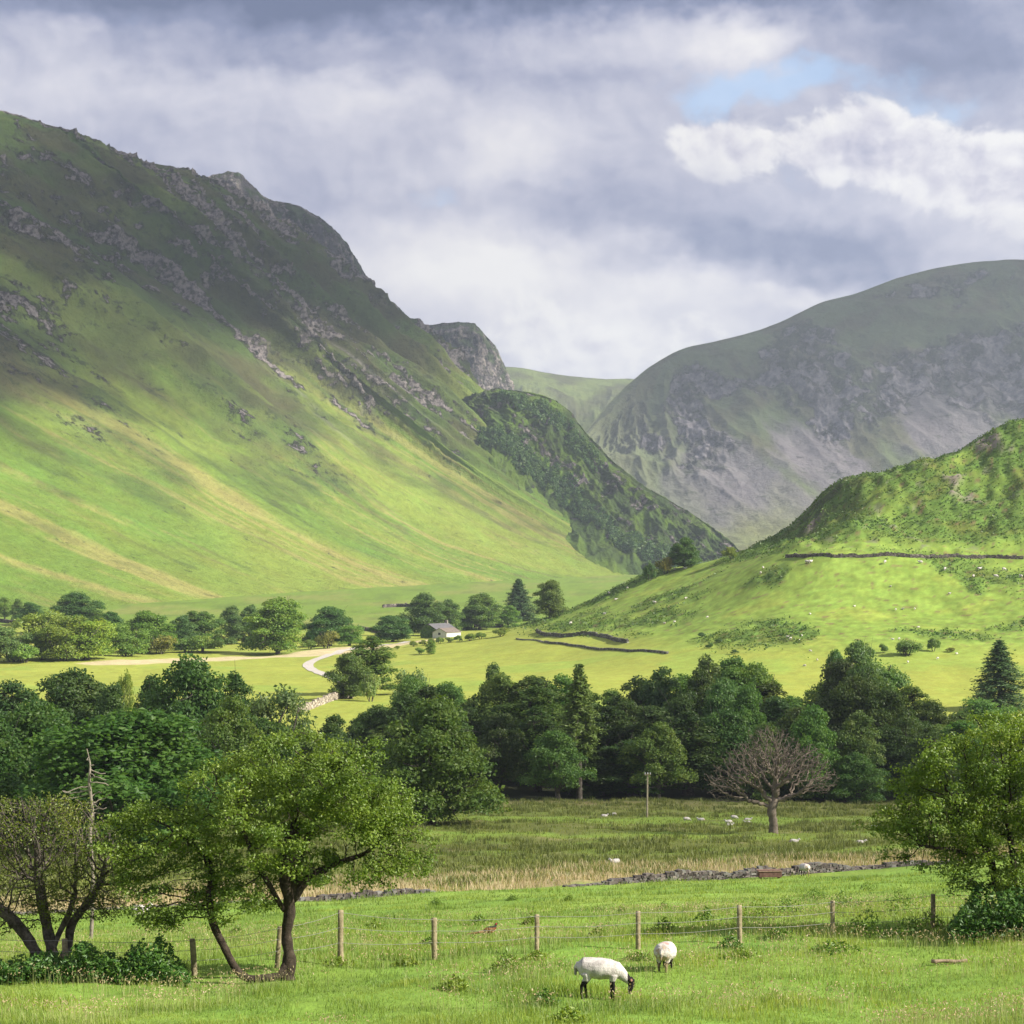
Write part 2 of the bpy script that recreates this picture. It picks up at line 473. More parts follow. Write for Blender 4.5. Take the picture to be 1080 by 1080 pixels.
mead = lerp(mead, G_WET, np.clip(sstep(0.05, 0.6, strip * 0.7 + fbm(XX / 12, YY / 7, 3, 4) * 0.6), 0, 1))
mead = lerp(mead, G_TAN, np.clip(MK['tan'] * sstep(-.5, .1, n_b + .25) + sstep(.3, .7, fbm(XX / 9, YY / 7, 13, 4)) * .4, 0, 1))
mead = lerp(mead, G_TAN * 0.8, sstep(262, 284, YY) * 0.45)
C = lerp(C, mead, MK['mead'])
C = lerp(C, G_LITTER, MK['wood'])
val = np.broadcast_to(G_VAL, sh + (3,)).copy()
val = lerp(val, G_HAY, sstep(-.25, .35, fbm(XX / 60, YY / 30, 7, 4)) * .7)
val = lerp(val, G_PAST2, sstep(.1, .5, fbm(XX / 35, YY / 50, 17, 4)) * .6)
C = lerp(C, val, MK['valley'])
hl = np.broadcast_to(G_HILL, sh + (3,)).copy()
hl = lerp(hl, G_PAST2, sstep(-.1, .5, fbm(XX / 30, YY / 40, 21, 5)) * .8)
hl = lerp(hl, G_HAY, sstep(.2, .6, fbm(XX / 26, YY / 26, 23, 5)) * .45)
hl = lerp(hl, G_BRK, bracken * 0.92)
hl = lerp(hl, G_BRK2, bracken * sstep(.0, .5, fbm(XX / 16, YY / 12, 31, 5)) * .8)
hl = lerp(hl, G_ROCK, np.clip(crag * sstep(.45, .62, cr) + sstep(.52, .66, fbm(XX / 9, YY / 9, 41, 4)) * hill_up * .5, 0, 1))
hl = lerp(hl, np.array((.16, .10, .06)), sstep(.48, .6, fbm(XX / 3.5, YY / 3.0, 43, 3)) * MK['hill'] * .7)
C = lerp(C, hl, MK['hill'])
# the pale mown strip beyond the lane and rougher ground at the fell foot
hay_line = [tuple(PX(*c)[:2]) for c in [(120,697,640),(200,693,668),(330,686,700),(420,681,760),(500,674,800)]]
dd = seg_dist(XX, YY, hay_line)
C = lerp(C, G_STRAW, sstep(13, 9, dd + fbm(XX / 20, YY / 20, 3) * 4) * sstep(-4, 4, XX + 150) * .95)
ff = sstep(880, 1000, YY + fbm(XX / 50, YY / 80, 3, 3) * 40)
ffc = lerp(np.broadcast_to(np.array((.15, .225, .036)), sh + (3,)), np.array((.25, .22, .08)), sstep(0, .5, fbm(XX / 60, YY / 160, 14, 5)) * .4)
ffc = lerp(ffc, np.array((.08, .11, .03)), sstep(.15, .5, fbm(XX / 30, YY / 90, 15, 5)) * .35)
C = lerp(C, ffc, ff)
# mottling of the knoll and the valley pasture: tussocks, poached and grazed patches
mt = fbm(XX / 7, YY / 9, 61, 4); mt2 = fbm(XX / 2.4, YY / 3.5, 63, 3)
far_ = (YY > 370)
C = C * (1 + (np.clip(mt, -.7, .7) * .26 + np.clip(mt2, -.7, .7) * .34) * far_ * (.35 + .65 * MK['hill'] * (1 - .45 * hill_up)))[..., None]
scarp_shade = gauss(XX - (118 + (YY - 738) * .0), 0, 16) * gauss(YY, 728, 14) * sstep(-.35, .1, fbm(XX / 6, YY / 6, 71, 4))  # shade of the knoll's steep left crest, painted into the ground colour
C = lerp(C, np.array((.045, .05, .025)), np.clip(scarp_shade * 1.2, 0, 1) * .85)
ground_m = land_mat("pasture_ground", 1.3, 0.42, 3.0, 0.10)
V = np.stack([XX, YY, ZZ], -1).reshape(-1, 3)
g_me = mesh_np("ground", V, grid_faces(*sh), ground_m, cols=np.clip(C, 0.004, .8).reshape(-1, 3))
tag(obj("ground", g_me), kind='structure')

# ------------------------------------------------------------------ fells: lofted slopes
def catmull(P, t):
    """P (n,...), t in 0..n-1"""
    n = len(P); i = np.clip(np.floor(t).astype(int), 0, n - 2); f = (t - i)
    g = lambda k: P[np.clip(k, 0, n - 1)]
    p0, p1, p2, p3 = g(i - 1), g(i), g(i + 1), g(i + 2)
    f = f.reshape((-1,) + (1,) * (P.ndim - 1))
    m1 = (p2 - p0) / 2; m2 = (p3 - p1) / 2
    return (2 * f**3 - 3 * f**2 + 1) * p1 + (f**3 - 2 * f**2 + f) * m1 + (-2 * f**3 + 3 * f**2) * p2 + (f**3 - f**2) * m2
def loft(curves, nu, nv, back=None):
    """curves: from foot to ridge, each a list of (px,py,d); returns grid (nv,nu,3), u, v"""
    W = np.array([[PX(*p) for p in c] for c in curves])          # (k,n,3)
    if back is not None:
        b = W[-1].copy(); b[:, 1] += back[0]; b[:, 0] += back[1]; b[:, 2] -= back[2]
        b0 = W[-1] * .86 + b * .14; b0[:, 2] = W[-1][:, 2] - back[2] * .10
        W = np.concatenate([W, b0[None], b[None]], 0)
    k, n = W.shape[:2]
    tu = np.linspace(0, n - 1, nu)
    Wu = catmull(W.transpose(1, 0, 2), tu).transpose(1, 0, 2)    # (k,nu,3)
    nf = nv if back is None else int(nv * 0.88)
    tv = np.linspace(0, len(curves) - 1, nf)
    if back is not None: tv = np.concatenate([tv, np.linspace(len(curves) - 1, len(curves) + 1, nv - nf + 1)[1:]])
    G = catmull(Wu, tv)
    return G, tu / (n - 1), tv / (len(curves) - 1)
def normals(G):
    du = np.gradient(G, axis=1); dv = np.gradient(G, axis=0)
    n = np.cross(du, dv); n /= np.linalg.norm(n, axis=-1, keepdims=True) + 1e-9
    return n
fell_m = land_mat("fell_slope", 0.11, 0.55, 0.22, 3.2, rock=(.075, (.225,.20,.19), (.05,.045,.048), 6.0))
far_m = land_mat("far_fell_slope", 0.05, 0.5, 0.11, 6.0, rock=(.022, (.20,.185,.20), (.085,.08,.092), 9.0))  # rock colours tinted to stand in for thicker haze
F_GRASS = np.array((0.125, 0.20, 0.03)); F_LIME = np.array((0.18, 0.235, 0.04)); F_STRAW = np.array((0.27, 0.25, 0.08)); F_DARK = np.array((0.048, 0.078, 0.022))
F_HEATH = np.array((0.056, 0.053, 0.029)); F_ROCK = np.array((0.27, 0.235, 0.22)); F_ROCKD = np.array((0.09, 0.082, 0.085)); F_SCREE = np.array((0.215, 0.19, 0.195))
F_WOOD = np.array((0.035, 0.06, 0.03))

def build_hill(name, G, n, rel, cols, mat, rocky=None):
    G2 = G + n * rel[..., None]
    G2 = G2.copy()
    me = mesh_np(name, G2.reshape(-1, 3), grid_faces(*G.shape[:2]), mat, cols=np.clip(cols, .004, .8).reshape(-1, 3), extra={'rocky': np.clip(np.zeros(G.shape[:2]) if rocky is None else rocky, -1, 1.2)})
    tag(obj(name, me), kind='structure')
    return G2

# --- the long left fell
ridge = [(-1900,-330,950),(-1172,-243,1200),(-700,-90,1480),(-368,22,1720),(-180,75,1900),(0,118,2100),(60,136,2140),(150,172,2200),(196,181,2260),(240,203,2340),(290,236,2430),(330,270,2520),(370,308,2620),(408,340,2700),(440,368,2760),(470,394,2800),(496,420,2830),(520,446,2860)]
W1 = np.array([PX(*p) for p in ridge])
W0 = W1.copy()
W0[:, 2] = 10 + (W1[:, 1] - 1100) * 0.021 - 12
W0[:, 0] += (W1[:, 2] - W0[:, 2]) / 0.70
W0[:, 1] -= 30
def between(t, lift):
    M = W0 * (1 - t) + W1 * t; M[:, 2] += lift * (W1[:, 2] - W0[:, 2]) / 500.0
    return M
def px_of(M): return [(540 + p[0] * F / p[1], 600 - (p[2] - HC) * F / p[1], p[1]) for p in M]
ridge = px_of(W1); foot = px_of(W0)
curves = [foot, px_of(between(0.18, -40)), px_of(between(0.42, -48)), px_of(between(0.7, -18)), px_of(between(0.9, 8)), ridge]
G, u, v = loft(curves, 760, 470, back=(350, -150, 220))
uu, vv = np.meshgrid(u, v)
n = normals(G)
X, Y, Z = G[..., 0], G[..., 1], G[..., 2]
L = uu * 30.0 + fbm(X / 500, Y / 500, Z / 500, 3) * 0.5               # along the contour, gullies roughly unit spaced
up = sstep(0.30, 0.75, vv + fbm(uu * 9, vv * 3, 1.0, 4) * 0.16)
gul = ridged(L * 0.34 + vv * 0.5, vv * 0.8, 3.3, 3, 0.5)
gul2 = ridged(L * 1.3 + vv * 1.1, vv * 2.2, 7.3, 5, 0.55)
rel = ((gul - 0.55) * 62 * sstep(0.15, .7, vv) + (gul2 - .55) * 17 * up) * (1 - .95 * sstep(.58, .9, vv))
rel += fbm(X / 60, Y / 60, Z / 60, 6, .58) * (2 + 9 * up) * (1 - .5 * sstep(.93, 1, vv))
outc = fbm(uu * 34, vv * 15, 5.0, 5, .6)
ledge = ridged(uu * 30 + vv * 6, vv * 26, 2.0, 4, .55)
rk_a = fbm(L * 2.2 + vv * 3, vv * 16, 6.0, 5, .6); rk_b = fbm(L * 0.55, vv * 3.2, 16.0, 4)
rock = sstep(.10, .34, rk_a * .75 + rk_b * .75 + (ledge - .55) * .7 + (vv - .62) * .35) * sstep(.36, .52, vv + rk_b * .12)
rockband = sstep(.05, .3, fbm(uu * 22, vv * 9, 15, 5)) * sstep(.86, .93, vv) * sstep(.2, .27, uu) * 0.9
rock = np.clip(np.maximum(rock, rockband), 0, 1)
rel += rock * (ridged(X / 24, Y / 24, Z / 30, 5, .6) - .35) * 17 * (1 - .55 * sstep(.95, 1, vv))
rel *= 1 - sstep(.88, 1.0, vv) * .68
st1 = fbm(L * 1.6, vv * 1.1, 11, 5, .6); st2 = fbm(L * 5.0, vv * 1.8, 13, 5, .6); st3 = fbm(L * 0.7, vv * 2.5, 17, 4); st4 = fbm(L * 14, vv * 5, 18, 4, .6)
cols = np.broadcast_to(F_GRASS, X.shape + (3,)).copy()
cols = lerp(cols, F_LIME, sstep(-.25, .35, st3))
cols = lerp(cols, F_STRAW, np.clip(sstep(.0, .36, st1 * .5 + st2 * .45 + st4 * .35) * (1 - up) * .85, 0, 1))
cols = lerp(cols, F_DARK, np.clip(sstep(.12, .5, st2 * .5 - st1 * .3 + st4 * .35 + fbm(X / 90, Y / 90, Z / 90, 4) * .5) * .55, 0, 1))
heath = np.clip(sstep(.26, .50, vv + fbm(L * .7, vv * 5, 19, 5, .6) * .30), 0, 1)
cols = lerp(cols, lerp(np.broadcast_to(F_HEATH, X.shape + (3,)), F_DARK, sstep(-.3, .3, fbm(uu * 28, vv * 12, 23, 5))), heath * .88)
cols = lerp(cols, np.array((.12, .16, .035)), np.clip(heath * sstep(.15, .5, fbm(uu * 12 + vv * 3, vv * 5, 29, 5)), 0, 1) * .8)
cols = lerp(cols, lerp(np.broadcast_to(F_ROCK, X.shape + (3,)), F_ROCKD, sstep(-.2, .3, fbm(X / 14, Y / 14, Z / 14, 4))), rock * .35)
scr = sstep(.42, .62, fbm(L * 2.4 + 9, vv * 1.4, 31, 4)) * sstep(.35, .45, vv) * (1 - sstep(.5, .75, vv))
cols = lerp(cols, F_SCREE * 1.25, scr * .6)
stream = gauss(uu * 100, 88.5 + 1.2 * np.sin(vv * 9), .9) * sstep(.05, .15, vv) * (1 - sstep(.45, .6, vv)) * sstep(-.5, .1, st2 + .3)
cols = lerp(cols, F_SCREE, np.clip(stream, 0, 1) * .9)
rk_c = (ridged(L * 1.1 - vv * 2.2, vv * 1.5 + L * .25, 36.0, 4, .55) - .62)
rk_v = np.clip(heath * .50 + rock * .36 + rk_b * .34 + rk_c * .62 + rk_a * .40 + .02, -.3, 1.1) * sstep(.24, .38, vv)
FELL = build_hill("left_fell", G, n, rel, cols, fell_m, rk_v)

# --- dark crag behind its shoulder
ridge = [(215,195,2950),(250,188,2960),(283,215,2970),(312,222,2980),(346,241,3000),(372,270,3020),(396,312,3050),(418,327,3080),(442,350,3100),(470,392,3140),(500,430,3180)]
foot = [(a + 70, b + 190, d - 260) for a, b, d in ridge]
mid = [(a + 22, b + 85, d - 60) for a, b, d in ridge]
G, u, v = loft([foot, mid, ridge], 300, 170, back=(260, -60, 160))
uu, vv = np.meshgrid(u, v); n = normals(G); X, Y, Z = G[..., 0], G[..., 1], G[..., 2]
rk = ridged(uu * 16, vv * 2.5, 4, 5, .6); rel = (rk - .5) * 14 + fbm(X / 30, Y / 30, Z / 30, 5, .6) * 7
rel *= 1 - sstep(.92, 1.0, vv) * .65
cols = lerp(np.broadcast_to(F_ROCKD, X.shape + (3,)), F_ROCK, sstep(.3, .75, rk + fbm(X / 20, Y / 20, Z / 20, 4) * .3))
cols = lerp(cols, F_DARK, sstep(-.05, .3, fbm(uu * 14, vv * 7, 9, 5) + (vv - .95) * 1.5) * .85)
build_hill("crag_shoulder", G, n, rel, cols, fell_m, .55 + .3 * fbm(uu * 9, vv * 5, 3, 4))

# --- rounded crag closing the skyline
ridge = [(390,372,3560),(425,350,3540),(448,349,3520),(470,346,3500),(498,346,3500),(512,358,3520),(524,372,3540),(534,392,3560),(543,415,3580),(556,450,3600),(575,490,3620)]
foot = [(470 + i * 16, 520 + i * 4, 3050) for i in range(11)]
mid = [((a[0] * .72 + b[0] * .28), a[1] * .6 + b[1] * .4, a[2] * .82 + b[2] * .18) for a, b in zip(ridge, foot)]
G, u, v = loft([foot, mid, ridge], 260, 170, back=(300, 0, 200))
uu, vv = np.meshgrid(u, v); n = normals(G); X, Y, Z = G[..., 0], G[..., 1], G[..., 2]
rk = ridged(uu * 15, vv * 3, 24, 5, .6); rel = (rk - .5) * 14 + fbm(X / 40, Y / 40, Z / 40, 5, .6) * 8
rel *= 1 - sstep(.9, 1.0, vv) * .7
cols = lerp(np.broadcast_to(F_ROCKD, X.shape + (3,)), F_ROCK, sstep(.3, .75, rk + fbm(X / 20, Y / 20, Z / 20, 4) * .3))
cols = lerp(cols, F_DARK, sstep(-.1, .3, fbm(uu * 10, vv * 7, 19, 5) + (vv - .9) * 2) * .8)
build_hill("crag_knoll", G, n, rel, cols, fell_m, .5 + .3 * fbm(uu * 9, vv * 5, 4, 4))

# --- wooded spur at the fell's far foot
sp_ridge = [(420,440,2660),(452,432,2640),(480,426,2610),(503,417,2590),(524,414,2570),(560,418,2550),(592,432,2530),(618,462,2505),(645,490,2480),(672,512,2460),(698,528,2440),(726,545,2410),(752,562,2380),(772,577,2360),(792,596,2340)]
sp_foot = [(425,438,2440),(440,452,2400),(458,468,2370),(476,484,2350),(494,498,2338),(514,514,2332),(534,530,2326),(556,548,2320),(580,566,2310),(606,586,2300),(634,606,2290),(664,622,2280),(700,630,2265),(745,636,2250),(795,640,2240)]
sp_fd = [2210,2205,2195,2175,2140,2110,2102,2090,2070,2034,1998,1985,1975,1968,1964]
sp_foot = [(a - 6, b + 10, c) for a, b, c in sp_foot]
sp_rd = [2230,2235,2240,2240,2238,2232,2240,2232,2216,2196,2176,2152,2128,2108,2090]
sp_foot = [(p[0], p[1], d) for p, d in zip(sp_foot, sp_fd)]
sp_ridge = [(p[0], p[1], d) for p, d in zip(sp_ridge, sp_rd)]
sp_mid = [(a[0] * .5 + b[0] * .5 - 4, a[1] * .55 + b[1] * .45, a[2] * .56 + b[2] * .44) for a, b in zip(sp_ridge, sp_foot)]
G, u, v = loft([sp_foot, sp_mid, sp_ridge], 420, 240, back=(300, 60, 190))
uu, vv = np.meshgrid(u, v); n = normals(G); X, Y, Z = G[..., 0], G[..., 1], G[..., 2]
rel = (ridged(uu * 11 + vv, vv * 3, 44, 5, .55) - .5) * 13 * sstep(.05, .4, vv) + (ridged(uu * 8 + vv * 4, vv * 8, 46, 4) - .5) * 9 * sstep(.4, .6, vv) + fbm(X / 60, Y / 60, Z / 60, 5, .55) * 5
rel *= 1 - sstep(.92, 1.0, vv) * .65
rk = sstep(.1, .45, fbm(uu * 20, vv * 9, 51, 5) + (ridged(uu * 16, vv * 9, 3, 4) - .5) * .8 - .1)
cols = lerp(np.broadcast_to(F_GRASS * .72, X.shape + (3,)), F_DARK * .9, sstep(-.2, .3, fbm(uu * 9, vv * 5, 53, 5) + (vv - .5) * .3) * .9)
cols = lerp(cols, lerp(np.broadcast_to(F_ROCK, X.shape + (3,)), F_ROCKD, sstep(-.2, .3, fbm(X / 14, Y / 14, Z / 14, 4))), rk * sstep(.3, .5, vv) * .35)
cols = lerp(cols, F_SCREE, sstep(.05, .3, fbm(uu * 13, vv * 2, 57, 4) + gauss(uu, .45, .22) * .35) * sstep(.34, .2, vv) * sstep(.12, .3, uu) * (1 - sstep(.7, .85, uu)) * .9)
SPUR = build_hill("wooded_spur", G, n, rel, cols, fell_m, np.clip(.34 + rk * .5 + .4 * fbm(uu * 9, vv * 5, 4, 4), 0, 1) * sstep(.3, .5, vv))
SPUR_UV = (uu, vv)

# --- far saddle and the big right-hand mountain
ridge = [(380,395,5200),(460,390,5200),(541,393,5200),(572,398,5250),(602,402,5300),(640,405,5400),(668,405,5450),(700,412,5500),(760,430,5500),(860,440,5500)]
foot = [(430 + i * 40, 600, 3900) for i in range(10)]
mid = [(a[0] * .6 + b[0] * .4, 478 + i * 2, 4500) for i, (a, b) in enumerate(zip(ridge, foot))]
G, u, v = loft([foot, mid, ridge], 260, 170, back=(600, 0, 200))
uu, vv = np.meshgrid(u, v); n = normals(G); X, Y, Z = G[..., 0], G[..., 1], G[..., 2]
rel = (ridged(uu * 9, vv * 2, 64, 4) - .5) * 40 * sstep(1, .6, vv) + fbm(X / 120, Y / 120, Z / 120, 5) * 14
rel *= 1 - sstep(.92, 1.0, vv) * .85
cols = lerp(np.broadcast_to(np.array((.115, .145, .045)), X.shape + (3,)), F_HEATH, sstep(-.2, .4, fbm(uu * 8, vv * 6, 63, 5)) * .7)
build_hill("far_saddle", G, n, rel, cols, far_m, np.clip(.1 + .3 * fbm(uu * 14, vv * 8, 92, 4), 0, 1))

ridge = [(575,520,3650),(594,492,3700),(612,466,3760),(634,438,3850),(652,419,3910),(668,405,3950),(690,388,3980),(722,371,4000),(762,362,4020),(800,352,4050),(832,340,4080),(868,323,4120),(902,314,4150),(950,297,4180),(1000,285,4200),(1050,279,4200),(1090,279,4200),(1200,292,4150),(1400,330,4000)]
nr = len(ridge)
foot = [(600 + i * 41, 606, 2950 - i * 8) for i in range(nr)]
m1 = [(f[0] * .72 + r[0] * .28, f[1] * .78 + r[1] * .22, f[2] * .6 + r[2] * .4) for r, f in zip(ridge, foot)]
m2 = [(f[0] * .36 + r[0] * .64, f[1] * .46 + r[1] * .54, f[2] * .25 + r[2] * .75) for r, f in zip(ridge, foot)]
m3 = [(f[0] * .12 + r[0] * .88, f[1] * .18 + r[1] * .82, f[2] * .08 + r[2] * .92) for r, f in zip(ridge, foot)]
G, u, v = loft([foot, m1, m2, m3, ridge], 620, 330, back=(500, 0, 260))
uu, vv = np.meshgrid(u, v); n = normals(G); X, Y, Z = G[..., 0], G[..., 1], G[..., 2]
gul = ridged(uu * 6 + vv * .9, vv * 2.2, 71, 3, .5); g2 = ridged(uu * 17 + vv * 2, vv * 9, 73, 5, .58)
cragz = sstep(-.1, .35, fbm(uu * 9, vv * 5, 75, 5) + gauss(vv, .72, .16) * .45 - .12) * sstep(.42, .55, vv) * (1 - sstep(.93, 1, vv))
rel = ((gul - .5) * 34 * sstep(.15, .6, vv) + (g2 - .45) * 26 * cragz + fbm(X / 70, Y / 70, Z / 70, 6, .55) * 6) * (1 - .88 * sstep(.86, 1.0, vv))
rel *= 1 - sstep(1.0, 1.05, vv) * .5
cols = lerp(np.broadcast_to(np.array((.088, .112, .05)), X.shape + (3,)), F_HEATH * 1.3, sstep(-.2, .35, fbm(uu * 14, vv * 7, 77, 5)) * .75)
scr = sstep(-.1, .3, fbm(uu * 8 + vv, vv * 2.6, 79, 5) + gauss(vv, .42, .2) * .35 - .02) * sstep(.12, .3, vv) * (1 - sstep(.62, .8, vv))
cols = lerp(cols, np.array((.150, .135, .152)), scr * .85)  # purple scree, its tint standing in for thicker haze
cols = lerp(cols, lerp(np.broadcast_to(F_ROCKD, X.shape + (3,)), F_ROCK * .9, sstep(.3, .7, g2)), cragz * .30)
low = sstep(.40, .2, vv + fbm(uu * 9, vv * 4, 81, 4) * .1)
cols = lerp(cols, np.array((.19, .21, .07)), low * .85)
cols = lerp(cols, F_HEATH, low * sstep(.1, .4, fbm(uu * 30, vv * 14, 83, 5)) * .5)
lf = sstep(.34, .16, uu + fbm(uu * 20, vv * 8, 95, 4) * .04)
cols = lerp(cols, np.array((.13, .15, .075)), lf * .75)
build_hill("far_mountain", G, n, rel, cols, far_m, np.clip(cragz * .75 * (1 - .8 * lf) + .2 * fbm(uu * 14, vv * 8, 91, 4) + scr * .12, 0, 1))
# ------------------------------------------------------------------ clouds overhead (out of frame) that shade parts of the valley
def cloud_mat():
    m = bpy.data.materials.new("cloud_vapour"); m.use_nodes = True
    t = NT(m.node_tree); m.node_tree.nodes.remove(m.node_tree.nodes['Principled BSDF'])
    d = t.new('ShaderNodeBsdfDiffuse'); d.inputs[0].default_value = (.8, .8, .82, 1)
    tr = t.new('ShaderNodeBsdfTransparent')
    a = t.new('ShaderNodeAttribute', attribute_name='dens')
    mx = t.new('ShaderNodeMixShader'); t.l.new(a.outputs['Fac'], mx.inputs[0])
    t.l.new(tr.outputs[0], mx.inputs[1]); t.l.new(d.outputs[0], mx.inputs[2])
    t.l.new(mx.outputs[0], t.n['Material Output'].inputs[0])
    return m
CLOUD_M = cloud_mat()
def cloud(tx, ty, tz, rx, ry, alt, rot=0.0, dens=.8, ragged=.25, seed=0, h=60.0, square=2.0, soft=.5, patch=.6, pscale=3.0):
    """a flat cloud, thinning to nothing at its edge, whose shadow falls around (tx,ty,tz)"""
    k = (alt - tz) / SUN_DIR.z
    cx, cy = tx + SUN_DIR.x * k, ty + SUN_DIR.y * k
    nu_, nr_ = 160, 60
    T, Rr = np.meshgrid(np.linspace(0, 2 * np.pi, nu_ + 1)[:-1], np.concatenate([np.linspace(.01, 1, nr_), np.linspace(1, .01, nr_)[1:]]))
    sgn = np.ones(Rr.shape); sgn[nr_:] = -1
    sq = (np.abs(np.cos(T))**square + np.abs(np.sin(T))**square) ** (-1 / square)
    nz = fbm(np.cos(T) * 2.2 + seed, np.sin(T) * 2.2, 0.0, 5) * ragged
    ux, uy = Rr * sq * (1 + nz) * np.cos(T), Rr * sq * (1 + nz) * np.sin(T)
    x, y, z = ux * rx, uy * ry, sgn * h * np.sqrt(np.clip(1 - Rr**2, 0, 1))
    pn = fbm(ux * pscale * (rx / ry) ** .5 + seed * 3.3, uy * pscale, 7.0 + seed, 5, .55)
    e = sstep(0, soft, 1 - Rr + pn * .25 * (1 - Rr))
    dn = np.clip(e * dens * (1 - patch * sstep(-.1, .45, pn)), 0, 1)
    dn = 1 - np.sqrt(1 - dn)                       # light crosses both skins
    c, s_ = math.cos(rot), math.sin(rot)
    P = np.stack([x * c - y * s_ + cx, x * s_ + y * c + cy, z + alt], -1)
    n_ = P.shape[0]; i = np.arange(nu_ * n_).reshape(n_, nu_); j = np.roll(i, -1, 1)
    f = np.stack([i[:-1], j[:-1], j[1:], i[1:]], -1).reshape(-1, 4)
    me = mesh_np("cloud", P.reshape(-1, 3), f, CLOUD_M, extra={'dens': dn})
    tag(obj("cloud", me), kind='structure')
cloud(-460, 1450, 430, 520, 950, 1500, rot=R(-16), dens=.95, ragged=.35, seed=1, soft=.45, patch=.36, pscale=3.2)
cloud(-320, 2500, 410, 560, 700, 1560, rot=R(-20), dens=.96, ragged=.3, seed=3, soft=.4, patch=.25, pscale=2.6)
cloud(620, 4260, 450, 1000, 700, 1750, rot=R(0), dens=.92, ragged=.3, seed=2, soft=.5, patch=.3, pscale=3.0)
cloud(-230, 3150, 500, 480, 560, 1600, dens=.97, ragged=.25, seed=12, soft=.4, patch=.2)
cloud(130, 2140, 170, 330, 210, 1480, rot=R(-15), dens=.32, ragged=.3, seed=9, soft=.5, patch=.4)  # unseen cloud added to darken the wooded spur
cloud(-30, 258, 6, 300, 140, 1150, rot=R(-4), dens=.52, ragged=.10, seed=4, square=3.0, soft=.35, patch=.6, pscale=2.5)

# ------------------------------------------------------------------ haze
hm = bpy.data.materials.new("haze_air"); hm.use_nodes = True
t = NT(hm.node_tree); t.n.remove(t.n['Principled BSDF'])
pv = t.new('ShaderNodeVolumePrincipled')
pv.inputs['Color'].default_value = (.74, .85, 1.0, 1)
pv.inputs['Density'].default_value = 7.8e-5
pv.inputs['Anisotropy'].default_value = 0.2
t.l.new(pv.outputs[0], t.n['Material Output'].inputs['Volume'])
zmin, zmax = -14.0, 780.0
x0, x1, y0, y1 = -9600., 9600., -130., 7300.
hv = [(x0,y0,zmin),(x1,y0,zmin),(x1,y1,zmin),(x0,y1,zmin),(x0,y0,zmax),(x1,y0,zmax),(x1,y1,zmax),(x0,y1,zmax)]
hf = [(0,3,2,1),(4,5,6,7),(0,1,5,4),(1,2,6,5),(2,3,7,6),(3,0,4,7)]
tag(obj("haze", mesh_np("haze", np.array(hv), np.array(hf), hm, smooth=False)), kind='stuff')
print("GROUND z", ZZ.min(), ZZ.max())
# ------------------------------------------------------------------ vegetation materials
def leaf_mat(name, col, trans=0.35, var=0.35, hue=0.03):
    m = bpy.data.materials.new(name); m.use_nodes = True
    t = NT(m.node_tree); t.n.remove(t.n['Principled BSDF'])
    a = t.new('ShaderNodeAttribute', attribute_name='leafv')
    oi = t.new('ShaderNodeObjectInfo')
    v = S(t, a.outputs['Fac'])
    hs = t.new('ShaderNodeHueSaturation'); hs.inputs['Color'].default_value = tuple(col) + (1,)
    t.put(hs.inputs['Hue'], 0.5 + (v - 0.5) * (-2 * hue) + (S(t, oi.outputs['Random']) - 0.5) * hue)
    t.put(hs.inputs['Value'], 1.0 + (v - 0.5) * (2 * var))
    mul = t.mix(1.0, S(t, hs.outputs[0]), S(t, oi.outputs['Color']), blend='MULTIPLY')
    d = t.new('ShaderNodeBsdfDiffuse'); t.put(d.inputs[0], mul)
    tr = t.new('ShaderNodeBsdfTranslucent')
    t.put(tr.inputs[0], t.mix(1.0, mul, (1.15, 1.1, .55), blend='MULTIPLY'))
    mx = t.new('ShaderNodeMixShader'); mx.inputs[0].default_value = trans
    t.l.new(d.outputs[0], mx.inputs[1]); t.l.new(tr.outputs[0], mx.inputs[2])
    gl = t.new('ShaderNodeBsdfGlossy'); gl.inputs['Roughness'].default_value = .5; gl.inputs[0].default_value = (1, 1, 1, 1)
    m2 = t.new('ShaderNodeMixShader'); m2.inputs[0].default_value = 0.025
    t.l.new(mx.outputs[0], m2.inputs[1]); t.l.new(gl.outputs[0], m2.inputs[2])
    t.l.new(m2.outputs[0], t.n['Material Output'].inputs[0])
    return m
def bark_mat(name, c1, c2, scale=6.0, bump=.02):
    m = bpy.data.materials.new(name); m.use_nodes = True
    t = NT(m.node_tree); bs = t.n['Principled BSDF']
    tc = t.new('ShaderNodeTexCoord')
    n = t.noise(tc.outputs['Object'], scale, 5, .65)
    t.put(bs.inputs['Base Color'], t.ramp(n, [(.32, c1), (.68, c2)]))
    bs.inputs['Roughness'].default_value = .95; bs.inputs['Specular IOR Level'].default_value = .1
    b = t.new('ShaderNodeBump'); b.inputs['Distance'].default_value = bump
    t.put(b.inputs['Height'], t.noise(tc.outputs['Object'], scale * 2.3, 5, .7)); t.l.new(b.outputs[0], bs.inputs['Normal'])
    return m
LEAF = leaf_mat("broadleaf_foliage", (.104, .178, .032), trans=.42)
LEAF_H = leaf_mat("hawthorn_foliage", (.140, .215, .030), trans=.45, var=.38, hue=.022)
LEAF_C = leaf_mat("conifer_foliage", (.075, .125, .035), trans=.25)
LEAF_N = leaf_mat("nettle_foliage", (.055, .125, .022), trans=.35)
BARK = bark_mat("grey_bark", (.05, .042, .034), (.15, .135, .115), 3.0, .04)
BARK_H = bark_mat("hawthorn_bark", (.018, .014, .011), (.07, .055, .042), 9.0, .03)
BARK_D = bark_mat("dead_bark", (.12, .10, .085), (.30, .265, .22), 2.0, .04)
BARK_P = bark_mat("weathered_wood", (.15, .125, .075), (.33, .28, .18), 9.0, .01)

